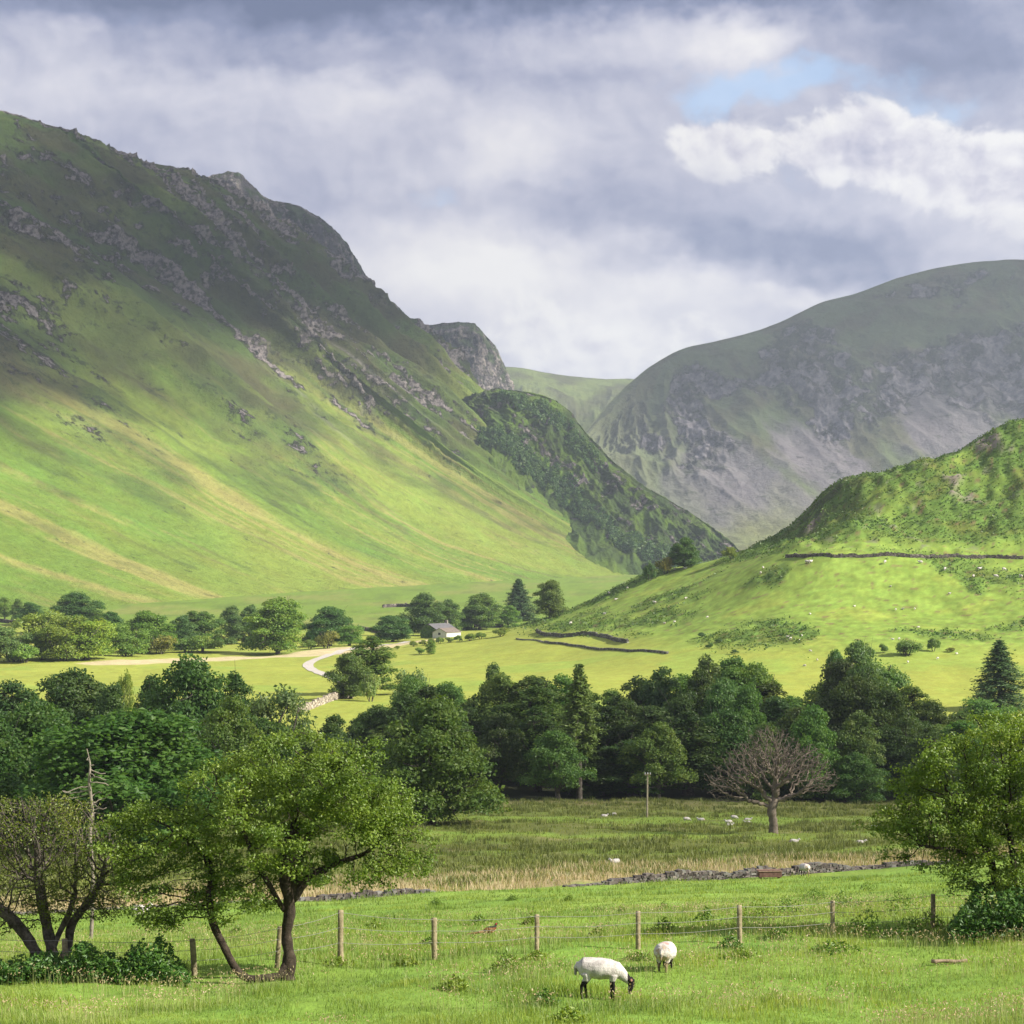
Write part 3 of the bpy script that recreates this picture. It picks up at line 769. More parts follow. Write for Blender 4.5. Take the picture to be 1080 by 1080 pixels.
# ------------------------------------------------------------------ branch tubes
def sweep(points, radii, sides):
    P = np.asarray(points, float); n = len(P)
    T = np.gradient(P, axis=0); T /= np.linalg.norm(T, axis=1, keepdims=True) + 1e-9
    ref = np.array([0, 0, 1.0]) if abs(T[0, 2]) < .9 else np.array([1.0, 0, 0])
    a = np.cross(T[0], ref); a /= np.linalg.norm(a)
    A = np.empty((n, 3))
    for i in range(n):
        a = a - T[i] * a.dot(T[i]); l = np.linalg.norm(a)
        if l < 1e-6:
            a = np.cross(T[i], [1, .3, .2]); l = np.linalg.norm(a)
        a = a / l; A[i] = a
    Bn = np.cross(T, A)
    th = np.arange(sides) * 2 * np.pi / sides
    V = P[:, None] + np.asarray(radii)[:, None, None] * (A[:, None] * np.cos(th)[None, :, None] + Bn[:, None] * np.sin(th)[None, :, None])
    i = np.arange(n * sides).reshape(n, sides); j = np.roll(i, -1, 1)
    f = np.stack([i[:-1], j[:-1], j[1:], i[1:]], -1).reshape(-1, 4)
    return V.reshape(-1, 3), f
class Tubes:
    def __init__(s): s.v = []; s.f = []; s.n = 0
    def add(s, pts, rad, sides=6):
        v, f = sweep(pts, rad, sides); s.v.append(v); s.f.append(f + s.n); s.n += len(v)
    def raw(s, v, f):
        s.v.append(np.asarray(v, float)); s.f.append(np.asarray(f) + s.n); s.n += len(v)
    def mesh(s, name, mat, smooth=True): return mesh_np(name, np.concatenate(s.v), np.concatenate(s.f), mat, smooth)

def leaves_mesh(name, pos, nrm, size, mat, aspect=.62, jitter=.8, rs=None, val=None):
    """one rhombic leaf (or leaf spray) per position"""
    rs = rs or np.random.default_rng(1)
    n = len(pos)
    N = nrm + rs.normal(size=(n, 3)) * jitter; N /= np.linalg.norm(N, axis=1, keepdims=True) + 1e-9
    r = rs.normal(size=(n, 3)); A = np.cross(N, r); A /= np.linalg.norm(A, axis=1, keepdims=True) + 1e-9
    B = np.cross(N, A)
    s = (size * rs.uniform(.6, 1.35, n))[:, None]
    fold = N * s * .16
    V = np.stack([pos - A * s * .5, pos + B * s * aspect * .5 - fold, pos + A * s * .5, pos - B * s * aspect * .5 - fold], 1).reshape(-1, 3)
    f = np.arange(4 * n).reshape(n, 4)
    lv = np.clip(rs.normal(.5, .22, n), 0, 1) if val is None else val
    return mesh_np(name, V, f, mat, smooth=False, extra={'leafv': np.repeat(lv, 4)})

# ------------------------------------------------------------------ tree prototypes (unit = metres, base at origin)
def make_tree(kind, seed):
    rs = np.random.default_rng(seed); tb = Tubes()
    pos = []; nrm = []; val = []
    def lobe(c, rad, n, flat=1.0):
        n = int(n * 1.3)
        c = np.asarray(c, float); rad = np.asarray(rad, float)
        d = rs.normal(size=(n, 3)); d /= np.linalg.norm(d, axis=1, keepdims=True)
        d[:, 2] = np.where(d[:, 2] < -.35, -d[:, 2] * .6, d[:, 2])
        lump = 1 + .26 * fbm(d[:, 0] * 2.1 + seed * 3.1 + c[0], d[:, 1] * 2.1 + c[1], d[:, 2] * 2.1, 3)
        rr = (rs.uniform(0, 1, n) ** .38) * lump
        p = c + d * rad * rr[:, None]
        # break the shell into sprays with gaps between
        keep = fbm(p[:, 0] * .75 + seed, p[:, 1] * .75, p[:, 2] * 1.1, 3) > rs.uniform(-1.0, .05, n) - .15
        p, d = p[keep], d[keep]
        pos.append(p); nrm.append(d * .9 + np.array([0, 0, .45])); val.append(np.clip(.5 + .30 * fbm(p[:, 0] * .4, p[:, 1] * .4, p[:, 2] * .4 + seed, 2) + rs.normal(0, .16, len(p)), 0, 1))
    def limb(a, b, r0, r1, sag=.12, sides=6, n=7):
        a, b = np.asarray(a, float), np.asarray(b, float)
        L = np.linalg.norm(b - a); t = np.linspace(0, 1, n)[:, None]
        mid = rs.normal(size=3) * L * sag
        w = np.sin(np.pi * t) * mid + np.sin(2 * np.pi * t) * rs.normal(size=3) * L * sag * .4
        p = a + (b - a) * t + w * .6; p[:, 2] += (np.sin(np.pi * t[:, 0]) * -.08 * L)
        tb.add(p, np.linspace(r0, r1, n), sides); return p
    size, jit, mat, asp = .37, .75, LEAF, .7
    if kind in ('oak', 'round', 'tall', 'open'):
        Hh = {'oak': 13., 'round': 14., 'tall': 18., 'open': 13.}[kind]; Wd = {'oak': 6.8, 'round': 5.6, 'tall': 4.6, 'open': 6.6}[kind]
        t0 = {'oak': .13, 'round': .07, 'tall': .13, 'open': .2}[kind] * Hh
        lean = rs.normal(size=2) * .35
        top = np.array([lean[0], lean[1], Hh * .62])
        trunk = np.array([[0, 0, -.6], [0, 0, .0], [lean[0] * .1, lean[1] * .1, t0 * .6], [lean[0] * .3, lean[1] * .3, t0 * 1.1], [lean[0] * .6, lean[1] * .6, Hh * .42], top])
        r = Hh * .028
        tb.add(trunk, [r * 1.7, r * 1.35, r, r * .9, r * .6, r * .25], 10)
        nl = {'oak': 30, 'round': 26, 'tall': 30, 'open': 26}[kind]
        if kind != 'open':
            lobe((lean[0] * .5, lean[1] * .5, t0 + (Hh - t0) * .46), (Wd * .62, Wd * .62, (Hh - t0) * .42), 1500)
            lobe((lean[0] * .3, lean[1] * .3, t0 + (Hh - t0) * .22), (Wd * .66, Wd * .66, (Hh - t0) * .24), 900)
        for i in range(nl):
            # crown profile: widest a bit below the middle
            h = (i + .5) / nl; z = t0 * 1.05 + (Hh * .93 - t0) * h
            prof = math.sin(math.pi * min(1, (.18 + .82 * h) ** (.85 if kind != 'tall' else .75))) ** .62 if h < .99 else .1
            a = i * 2.39996 + rs.normal() * .3
            rad = Wd * prof * rs.uniform(.35, .80) * (1 if i % 4 else .35)
            c = np.array([lean[0] * h + rad * math.cos(a), lean[1] * h + rad * math.sin(a), z - (.06 * Hh if h < .25 and kind != 'open' else 0)])
            lr = Wd * rs.uniform(.26, .42) * (1 - .28 * h)
            n = int(520 * (lr / 2.0) ** 2 * (1 if kind != 'open' else .7)) + 40
            lobe(c, (lr, lr, lr * (.78 if kind in ('oak', 'open') else .9)), n)
            if rs.random() < .75:
                k = np.interp(max(t0 * .9, z - rad * .75 - .8), trunk[:, 2], np.arange(len(trunk)))
                i0 = int(k); s0 = trunk[i0] + (trunk[min(i0 + 1, 5)] - trunk[i0]) * (k - i0)
                p = limb(s0, c, r * .42 * (1 - .5 * h), r * .08)
                for q in range(3): limb(p[3 + q], c + rs.normal(size=3) * lr * .7, r * .14, r * .03, sides=4, n=5)
    elif kind == 'willow':
        mat = LEAF; Hh = 8.5; size, asp = .34, .5
        for i in range(5):
            a = i * 1.257 + rs.normal() * .2
            limb((rs.normal() * .2, rs.normal() * .2, -.4), (2.0 * math.cos(a), 2.0 * math.sin(a), 5.5 + rs.normal()), .2, .04)
        lobe((0, 0, 3.2), (2.6, 2.6, 2.9), 1500)
        for i in range(26):
            a = i * 2.39996; h = rs.uniform(.02, .86); prof = math.sqrt(max(.05, 1 - (2 * h - .75) ** 2 * .8))
            rad = 3.3 * prof * rs.uniform(.2, .85)
            lobe((rad * math.cos(a), rad * math.sin(a), .6 + h * 7.2), (1.35, 1.35, 1.25), 230)
    elif kind == 'bush':
        size = .2; Hh = 3.0
        for i in range(6):
            a = i * 1.05; limb((0, 0, -.3), (1.0 * math.cos(a), 1.0 * math.sin(a), 1.9), .06, .015, n=5)
        for i in range(13):
            a = i * 2.39996; rad = rs.uniform(.1, 1.35)
            lobe((rad * math.cos(a), rad * math.sin(a), .5 + rs.uniform(0, 1.7) * (1 - rad / 2.4)), (.7, .7, .6), 190)
    elif kind in ('spruce', 'larch'):
        mat = LEAF_C; Hh = 16.; size, asp, jit = .42, .42, .55
        tb.add([[0, 0, -.5], [0, 0, 0], [.05, .02, 5], [0, .06, 11], [0, 0, Hh]], [.36, .30, .22, .12, .02], 8)
        z0 = 1.5 if kind == 'spruce' else 5.5
        nw = 34 if kind == 'spruce' else 26
        for i in range(nw):
            h = i / (nw - 1); z = z0 + (Hh - .3 - z0) * h
            L = (3.5 if kind == 'spruce' else 2.5) * (1 - h) ** .8 * (1 if kind == 'spruce' else min(1, .45 + h * 2.2)) + .2
            for q in range(6):
                a = q * 1.047 + i * 1.9 + rs.normal() * .25; l = L * rs.uniform(.65, 1.12)
                tip = np.array([l * math.cos(a), l * math.sin(a), z - l * rs.uniform(.12, .42)])
                tb.add([[0, 0, z], tip * np.array([.5, .5, 0]) + np.array([0, 0, z - l * .06]), tip], [.05, .03, .01], 4)
                n = int(16 + 22 * l * (1 if kind == 'spruce' else .75))
                tt = rs.uniform(.15, 1.05, n) ** .8
                p = np.array([0, 0, z]) + (tip - np.array([0, 0, z])) * tt[:, None] + rs.normal(size=(n, 3)) * np.array([.2, .2, .16]) * (0.6 + .22 * l)
                p[:, 2] -= np.abs(rs.normal(0, .12 * l * .4, n))
                pos.append(p); nrm.append(np.tile([math.cos(a) * .5, math.sin(a) * .5, .9], (n, 1))); val.append(np.clip(rs.normal(.45 + .2 * tt, .15), 0, 1))
    P = np.concatenate(pos); N = np.concatenate(nrm); Vv = np.concatenate(val)
    crown = leaves_mesh(kind + "_crown", P, N, size, mat, asp, jit, rs, Vv)
    tr = tb.mesh(kind + "_trunk", BARK)
    ext = P.copy(); w = np.percentile(np.abs(ext[:, :2]).max(1), 97) * 2; hgt = np.percentile(ext[:, 2], 99.5)
    return dict(crown=crown, trunk=tr, w=w, h=hgt, n=len(P))
PROTO = {}
def proto(kind, k):
    key = (kind, k)
    if key not in PROTO: PROTO[key] = make_tree(kind, 100 * k + len(kind) * 7 + ord(kind[0]))
    return PROTO[key]
NV = {'oak': 4, 'round': 3, 'tall': 3, 'open': 2, 'willow': 2, 'bush': 2, 'spruce': 1, 'larch': 1}
_cnt = {}
KNAME = {'oak': 'oak_tree', 'round': 'broadleaf_tree', 'tall': 'tall_tree', 'open': 'ash_tree', 'willow': 'willow_tree', 'bush': 'bush', 'spruce': 'spruce_tree', 'larch': 'larch_tree'}
def place_tree(kind, loc, height, width, label, group=None, tint=(1, 1, 1), cat=None, var=None):
    k = _cnt.get(kind, 0); _cnt[kind] = k + 1
    p = proto(kind, (k if var is None else var) % NV[kind])
    r = empty(KNAME[kind], loc, rng.uniform(0, 6.28))
    sz = height / p['h']; sx = width / p['w']
    r.scale = (sx, sx, sz)
    tag(r, label, cat or ('bush' if kind == 'bush' else 'tree'), group)
    c = obj('crown', p['crown'], r); c.color = tuple(tint) + (1,)
    obj('trunk' if kind != 'bush' else 'stem', p['trunk'], r)
    return r
def tree_px(kind, px, top, w, label, base=None, d=None, **kw):
    """tree whose crown spans the given width and top in the photograph's units, standing on the ground"""
    if d is None: L = ground_hit(px, base)
    else: L = at(px, d)
    dd = L[1]
    hgt = (HC + (600.0 - top) * dd / F) - L[2]
    return place_tree(kind, L, max(hgt, .4), w * dd / F, label, **kw)

# ------------------------------------------------------------------ grown trees (space colonisation) for the trees near the camera
def grow(trunks, attract, step, infl, kill, iters=160, wob=.12, seed=0, up=.06):
    """trunks: list of polylines; returns node positions, parents"""
    rs = np.random.default_rng(seed)
    P = []; par = []
    for pl in trunks:
        pl = np.asarray(pl[0], float), pl[1]
        pts_, start = pl
        prev = start
        seg = np.linalg.norm(np.diff(pts_, axis=0), axis=1); cum = np.concatenate([[0], np.cumsum(seg)])
        tt = np.arange(0, cum[-1], step)
        q = catmull(pts_, np.interp(tt, cum, np.arange(len(pts_))))
        for k, x in enumerate(q):
            if prev >= 0 and k == 0: continue
            P.append(x); par.append(prev); prev = len(P) - 1
    A = np.asarray(attract, float)
    Parr = np.array(P); dmin = np.full(len(A), 1e9); near = np.zeros(len(A), int)
    def upd(lo, new):
        nonlocal dmin, near
        for c in range(0, len(new), 400):
            D = np.linalg.norm(A[:, None] - new[None, c:c + 400], axis=2)
            j = D.argmin(1); dm = D[np.arange(len(A)), j]; b = dm < dmin
            dmin[b] = dm[b]; near[b] = lo + c + j[b]
    upd(0, Parr); alive = np.ones(len(A), bool)
    grown = {}
    for it in range(iters):
        m = alive & (dmin < infl)
        if not m.any(): break
        idx = near[m]; dirs = A[m] - Parr[idx]; dirs /= np.linalg.norm(dirs, axis=1, keepdims=True) + 1e-9
        u, inv = np.unique(idx, return_inverse=True)
        s = np.zeros((len(u), 3)); np.add.at(s, inv, dirs)
        s += rs.normal(size=s.shape) * wob * np.linalg.norm(s, axis=1, keepdims=True); s[:, 2] += up * np.linalg.norm(s, axis=1)
        s /= np.linalg.norm(s, axis=1, keepdims=True) + 1e-9
        ok = np.array([grown.get(int(a), 0) < 4 for a in u])
        if not ok.any(): break
        u, s = u[ok], s[ok]
        for a in u: grown[int(a)] = grown.get(int(a), 0) + 1
        new = Parr[u] + s * step
        lo = len(Parr); Parr = np.concatenate([Parr, new]); par.extend(u.tolist())
        upd(lo, new); alive &= dmin > kill
        if len(Parr) > 14000: break
    return Parr, np.array(par)
def skeleton_mesh(P, par, r_tip, expo, mat, name, rmax=None, base_flare=1.3):
    n = len(P); area = np.zeros(n); kids = [[] for _ in range(n)]
    for i, p in enumerate(par):
        if p >= 0: kids[p].append(i)
    order = list(range(n)); done = np.zeros(n)
    # children always come after parents except where trunks were appended in order
    for i in reversed(order):
        if not kids[i]: area[i] = r_tip ** expo
        if par[i] >= 0: area[par[i]] += area[i]
    rad = area ** (1 / expo)
    if rmax: rad = rad * min(1.0, 1e9) ; rad = np.where(rad > rmax, rmax + (rad - rmax) * .25, rad)
    rad = rad * (1 + .22 * fbm(P[:, 0] * 5, P[:, 1] * 5, P[:, 2] * 3.2, 3) * (rad > .02))
    tb = Tubes(); seen = set()
    roots = [i for i in range(n) if par[i] < 0]
    stack = [(r, -1) for r in roots]
    while stack:
        i, pr = stack.pop()
        ch = [pr] if pr >= 0 else []
        cur = i
        while True:
            ch.append(cur)
            ks = sorted(kids[cur], key=lambda k: -rad[k])
            for k in ks[1:]: stack.append((k, cur))
            if not ks: break
            cur = ks[0]
        if len(ch) < 2: continue
        rr = rad[ch].copy()
        if pr >= 0: rr[0] = min(rr[0], rr[1] * 1.15)
        else: rr[0] *= base_flare
        big = rr.max()
        tb.add(P[ch], rr, 9 if big > .08 else (6 if big > .02 else 4))
    return tb.mesh(name, mat), rad
def blob_points(blobs, n, seed, shell=0.0, pad=None):
    """attraction points inside blobs; with pad=(rx, rz, count) only inside small flattened pads within them"""
    rs = np.random.default_rng(seed); out = []
    vol = np.array([b[3] * b[4] * b[5] for b in blobs]); vol = vol ** .6; vol /= vol.sum()
    for b, fr in zip(blobs, vol):
        m = max(4, int(n * fr)); c0, r0 = np.array(b[:3]), np.array(b[3:6])
        def inside(k, lo):
            d = rs.normal(size=(k, 3)); d /= np.linalg.norm(d, axis=1, keepdims=True)
            return c0 + d * (rs.uniform(lo ** 3, 1, k) ** (1 / 3))[:, None] * r0
        if pad is None: out.append(inside(m, shell))
        else:
            k = max(2, int(pad[2] * fr)); cs = inside(k, .35); mm = max(3, m // k)
            d = rs.normal(size=(k, mm, 3)); d /= np.linalg.norm(d, axis=2, keepdims=True)
            rr = rs.uniform(.55, 1.5, (k, 1, 1)) * np.array([pad[0], pad[0], pad[1]])
            out.append((cs[:, None] + d * rs.uniform(0, 1, (k, mm, 1)) ** (1 / 3) * rr).reshape(-1, 3))
    return np.concatenate(out)
# ------------------------------------------------------------------ trees of the valley floor
DK = (.75, .92, .95); MD = (1.15, 1.2, 1.1); LT = (1.9, 1.75, 1.5); YL = (2.4, 2.0, 1.3); GR = (1.7, 1.45, 2.2); BL = (.95, 1.1, 1.5); BR = (1.9, 1.3, 1.3)
# lone trees of the fields
tree_px('oak', 293, 632, 66, "large bright green oak alone beside the pale lane strip", base=690, tint=(1.7, 1.6, 1.05), var=0)
tree_px('oak', 370, 690, 44, "rounded oak at the front of the field clump by the lane wall", base=737, tint=(1.0, 1.05, 1), var=1)
tree_px('tall', 392, 672, 54, "tallest tree of the field clump by the lane, behind the rounded oak", base=733, tint=(1.25, 1.2, 1), var=0)
tree_px('bush', 391, 712, 19, "low grey green bush under the clump beside the lane wall", base=740, tint=(1.9, 1.7, 2.2))
G1 = "trees between the lane and the fell foot"
for a in [(5,632,18,655,'open',LT,"pale small tree at the far left edge below the fell"),(18,634,14,656,'round',MD,"thin small tree just right of the pale one at the left edge"),
          (34,638,25,660,'round',DK,"small dark round tree standing apart left of the tall dark one"),
          (80,628,48,668,'oak',DK,"tallest dark tree of the row under the fell at left"),(104,646,26,670,'round',MD,"mid green tree tucked beside the tallest dark one"),
          (46,648,42,696,'willow',LT,"pale green willow in front of the tallest dark tree"),(66,652,40,697,'willow',(1.7,1.55,1.1),"full pale willow in the middle of the left row's front"),
          (94,657,42,696,'willow',YL,"bright yellowish willow beside the mown pale strip's left end"),(12,664,34,698,'willow',GR,"greyish willow at the left end of the front row"),
          (26,682,24,699,'bush',LT,"low pale bush at the foot of the greyish willow"),(-14,660,36,698,'willow',MD,"willow cut by the left picture edge"),
          (118,648,30,684,'round',DK,"dark slim tree behind the bright yellowish willow"),(132,660,36,692,'willow',(1.6,1.6,1.5),"soft green willow right of the yellowish one"),
          (156,648,46,688,'oak',(1.3,1.4,.95),"fresh green spreading tree midway along the left row"),(170,673,26,690,'bush',BR,"brownish bush below the fresh green spreading tree"),
          (190,652,26,686,'round',BL,"bluish dark tree right of the brownish bush"),(203,647,22,684,'tall',MD,"slim tree between the bluish tree and its pale neighbour"),(217,648,30,684,'round',(1.2,1.2,1.2),"pale topped tree behind the light bush by the strip"),
          (214,673,28,688,'bush',LT,"light green bush by the mown strip"),(198,676,22,688,'bush',(1.2,1.4,1.3),"darker low bush next to the light green one"),(245,642,29,679,'round',BL,"blue green round tree set back from the strip, left of its twin"),(262,641,22,679,'round',BL,"blue green slim tree set back from the strip, right of its twin"),
          (348,643,42,681,'oak',DK,"dark dense oak behind the lane bend"),(333,663,16,682,'bush',(1.0,1.3,1.2),"green bush left of the dark oak behind the lane bend"),(345,668,19,684,'bush',BR,"russet bush in front of the dark oak by the lane"),(327,677,14,685,'bush',(1.5,1.5,1.2),"small olive bush at the lane verge"),
          (370,662,22,681,'willow',(1.5,1.6,1.2),"pale shrubby tree right of the dark oak")]:
    tree_px(a[4], a[0], a[1] - 2, a[2] * 1.28, a[6], base=a[3], tint=a[5], group=G1)
G2 = "trees round the farm barn"
for a in [(414,650,40,677,'oak',DK,"low dark tree left of the barn"),(447,627,46,670,'oak',DK,"big dark tree standing over the barn's ivy end"),(474,633,30,668,'round',(.95,1,1),"tree directly behind the barn roof"),(493,640,16,664,'round',DK,"narrow dark tree between barn and its right neighbour"),
          (506,627,44,664,'oak',MD,"broad tree right of the barn"),(535,639,25,662,'round',(1.3,1.45,1.0),"bright round tree at the knoll's toe"),(547,611,40,655,'spruce',DK,"tall dark pine like tree behind the knoll's toe"),(580,613,38,652,'oak',(1.1,1.1,1),"tall tree half behind the knoll's slope")]:
    tree_px(a[4], a[0], a[1], a[2], a[6], base=a[3], tint=a[5], group=G2)
G3 = "bushes along the lane hedge"
for i, (px, w, h, by) in enumerate([(436,9,6,682),(446,8,6,681),(455,8,7,680),(464,9,7,679),(474,8,6,678),(483,9,7,677),(496,13,8,676),(507,12,7,674),(529,16,9,671),(419,7,4,685)]):
    tree_px('bush', px, by - h, w, "low rough bush in the hedge line running down from the barn", base=by, tint=(1.7, 1.45, 1.1), group=G3)
tree_px('round', 455, 676, 13, "small round tree in the field below the barn's hedge", base=690, tint=LT)
tree_px('bush', 443, 683, 9, "tiny bush left of the small round field tree", base=690, tint=LT)
tree_px('oak', 722, 568, 33, "dark tree standing on the knoll's skyline", d=742, tint=DK, var=2)
tree_px('bush', 770, 577, 16, "olive bush on the knoll's skyline right of the dark tree", base=590, tint=(1.7, 1.5, 1))
tree_px('bush', 702, 588, 18, "reddish bush on the knoll's skyline left of the dark tree", d=742, tint=(2.6, 1.5, 1.2))
tree_px('bush', 685, 594, 14, "dark low bush lowest on the knoll's skyline", d=738, tint=DK)
tree_px('bush', 957, 675, 27, "round grey green bush alone on the lower knoll field", base=692, tint=(1.4, 1.35, 1.5))
tree_px('bush', 985, 673, 14, "narrow bush right of the round one on the knoll field", base=687, tint=MD)
tree_px('bush', 932, 679, 9, "small thorn bush left of the round one on the knoll field", base=689, tint=MD)
tree_px('bush', 1003, 683, 11, "low brown bush at the right of the knoll field", base=688, tint=BR)
for px, by in [(740,672),(758,678),(748,684),(775,690)]:
    tree_px('bush', px, by - 5, 8, "low dark scrub in the gully on the knoll field", base=by, tint=DK, group="scrub along the knoll gully")

# ------------------------------------------------------------------ the wood behind the rushy meadow
GW = "trees of the dark wood behind the meadow"
TOP = [(380,752),(400,738),(430,712),(470,716),(500,728),(520,703),(545,716),(575,699),(600,712),(650,716),(690,702),(720,706),(740,690),(770,690),(800,700),(815,715),(835,726),(860,724),(880,702),(905,682),(925,702),(950,706),(985,736),(1010,748),(1080,752),(1200,745)]
rw = np.random.default_rng(77)
def wood_row(d0, step, off, lo, hi, lbl, x0=385, x1=1010, tintf=1.0):
    x = x0
    while x < x1:
        d = d0 + rw.uniform(-7, 7); top = polyline(x, TOP) + off + rw.uniform(lo, hi)
        kind = rw.choice(['oak', 'round', 'tall', 'round', 'tall', 'oak', 'open'])
        w = rw.uniform(52, 82)
        tn = rw.choice([.7, .9, 1.1, 1.45]) * rw.uniform(.9, 1.1) * tintf
        tree_px(kind, x, top, w, lbl, d=d, tint=(tn * rw.uniform(.8, 1.12), tn, tn * rw.uniform(.75, 1.15)), group=GW)
        x += step * rw.uniform(.75, 1.25)
wood_row(338, 24, 6, -3, 8, "dark green tree massed at the back of the wood behind the meadow")
wood_row(316, 30, 24, -4, 22, "dark green tree in the middle depth of the wood behind the meadow", tintf=.9)
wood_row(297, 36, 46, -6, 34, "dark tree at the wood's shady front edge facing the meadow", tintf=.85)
wood_row(300, 60, 12, -4, 10, "tree at the right end of the wood beyond the bright hawthorn", 1015, 1240)
def wt_(kind, px, top, w, d, lab, tint, **k): return tree_px(kind, px, top, w, lab, d=d, tint=tint, **k)
wt_('willow', 433, 708, 42, 372, "grey leaved tree showing above the wood's left end", GR)
wt_('round', 522, 702, 40, 372, "rounded tree top rising from the back of the wood's left half", (.9, 1, 1.1))
wt_('larch', 611, 702, 42, 291, "slender larch with a bare pole trunk at the wood's front edge", (1.5, 1.55, 1.0))
wt_('open', 588, 772, 76, 288, "pale trunked tree with flat crown at the wood's front, by the larch", (1.0, 1.2, 1.1), var=0)
wt_('oak', 858, 747, 62, 291, "lighter green rounded tree right of the bare tree, at the wood's front", (1.35, 1.45, 1.15), var=3)
wt_('round', 905, 795, 56, 289, "low mid green tree at the wood's front between the bare tree and the hawthorn", (1.05, 1.15, 1.2))
wt_('oak', 905, 679, 54, 392, "blue green tree tops rising behind the wood's right part", (.95, 1.1, 1.35))
wt_('oak', 883, 688, 34, 388, "narrower tree top beside the blue green tops behind the wood", (.95, 1.1, 1.2))
wt_('willow', 930, 700, 50, 380, "feathery paler tree behind the wood's right part", (1.2, 1.35, 1.4))
wt_('spruce', 1054, 676, 64, 425, "dark conifer with pointed top near the right picture edge", (.95, 1.05, 1.1))
wt_('willow', 1042, 738, 60, 380, "soft green tree below the pointed conifer", (1.2, 1.4, 1.4))
wt_('oak', 455, 741, 128, 214, "large oak with pale trunk base standing in front of the wood", (1.15, 1.15, .95), var=2)
# big trees at the left beyond the hawthorns
GL = "big trees beyond the hawthorns at left"
for a in [('oak',132,752,205,186,"broad spreading bright green tree behind the left hawthorn",(1.1,1.25,1.0),1),('oak',40,744,130,200,"wide tree left of the broad bright one",(1.0,1.1,1.0),0),('round',-30,752,120,190,"tree cut by the left picture edge behind the sparse hawthorn",(.95,1.05,1),None),
          ('oak',72,711,112,300,"dark domed tree on the left skyline of the big trees",(.8,.9,1),3),('round',18,721,88,312,"dark tree at the left edge behind the wide one",(.8,.92,1.05),None),('round',120,724,62,292,"dark shoulder of the domed tree, before the small golden tree",(.8,.92,.95),None),
          ('oak',205,698,118,272,"tall dark tree with bumpy top, highest of the left trees",(.85,1.0,.85),2),('round',168,716,66,280,"dark tree at the left flank of the tall bumpy one",(.85,.95,.95),None),('tall',246,712,54,276,"slim tree at the right flank of the tall bumpy one",(.85,.95,.85),None),
          ('willow',131,712,19,345,"small golden tree alone at the field edge",(2.2,1.8,1.2),None),('open',238,738,92,236,"thin pale green tree with grey limbs showing",(1.35,1.35,1.0),1),('willow',290,730,74,292,"grey green willow at the field edge behind the big hawthorn",(1.3,1.3,1.9),0),
          ('round',322,772,66,262,"olive tree behind the big hawthorn's top",(1.1,1.1,1.0),None),('oak',282,762,90,250,"mid green tree between the grey willow and the hawthorn",(.95,1.0,.9),None),('round',352,756,52,300,"dark tree at the left end of the wood below the lane wall",(.75,.88,.95),None),('round',392,748,56,322,"dark tree of the wood just under the field clump",(.75,.88,.95),None),('willow',180,800,90,215,"leafy undergrowth tree behind the hawthorns",(.9,1.05,.9),None)]:
    tree_px(a[0], a[1], a[2], a[3], a[5], d=a[4], tint=a[6], var=a[7], group=GL)
#print('SKY', [ground_hit(px, by).round(1).tolist() for px, by in [(722,595),(770,590),(702,598),(685,602),(722,600),(722,610)]], HC + (600-595)*750/F)
print("TREES", sum(_cnt.values()), {k: v['n'] for k, v in PROTO.items()})
# ------------------------------------------------------------------ hawthorns near the camera, the bare tree and the snag
def near_tree(name, base_px, d, trunks, blobs, nattr, step, infl, kill, leaf, label, cat='tree', seed=1, r_tip=.004, expo=2.25, bark=None, shell=.2, wob=.16, rmax=None, up=.05, pad=None):
    """trunks: polylines of (px,py,depth offset); blobs: (px,py,depth offset, rx px, ry px, depth radius m)"""
    L = at(base_px, d); r = empty(name, L); tag(r, label, cat)
    def W(px, py, dd):
        y = d + dd; return PX(px, py, y) - L
    tr = []
    for pl, start in trunks: tr.append((np.array([W(*p) for p in pl]), start))
    bl = []
    for (px, py, dd, rx, ry, rd) in blobs:
        c = W(px, py, dd); bl.append((c[0], c[1], c[2], rx * d / F, rd, ry * d / F))
    A = blob_points(bl, nattr, seed, shell, pad)
    P, par = grow(tr, A, step, infl, kill, seed=seed, wob=wob, up=up)
    me, rad = skeleton_mesh(P, par, r_tip, expo, bark, 'trunk', rmax=rmax)
    t_o = obj('trunk', me, r)
    if leaf:
        rs = np.random.default_rng(seed + 9)
        dist = {}
        m = np.where(rad < leaf['rmax'])[0]
        keep = rs.random(len(m)) < leaf.get('frac', 1.0)
        # patches of the crown that carry fewer leaves
        thin = fbm(P[m, 0] * .8, P[m, 1] * .8, P[m, 2] * .8 + seed, 3) > leaf.get('gap', -.5)
        m = m[keep & thin]
        k = leaf['per']
        idx = np.repeat(m, k)
        off = rs.normal(size=(len(idx), 3)) * np.array([1, 1, .62]) * leaf['spread']
        pos = P[idx] + off; nr = np.array([0, 0, .8]) + off / (np.linalg.norm(off, axis=1, keepdims=True) + 1e-6) * .55
        cv = np.clip(.5 + .38 * fbm(pos[:, 0] * .7, pos[:, 1] * .7, pos[:, 2] * .9 + seed, 3) + rs.normal(0, .17, len(pos)), 0, 1)
        cr = leaves_mesh('crown', pos, nr, leaf['size'], leaf['mat'], .68, .75, rs, cv)
        c = obj('crown', cr, r); c.color = tuple(leaf.get('tint', (1, 1, 1))) + (1,)
        print(name, len(P), 'leaves', len(pos))
    return r, P, rad, L

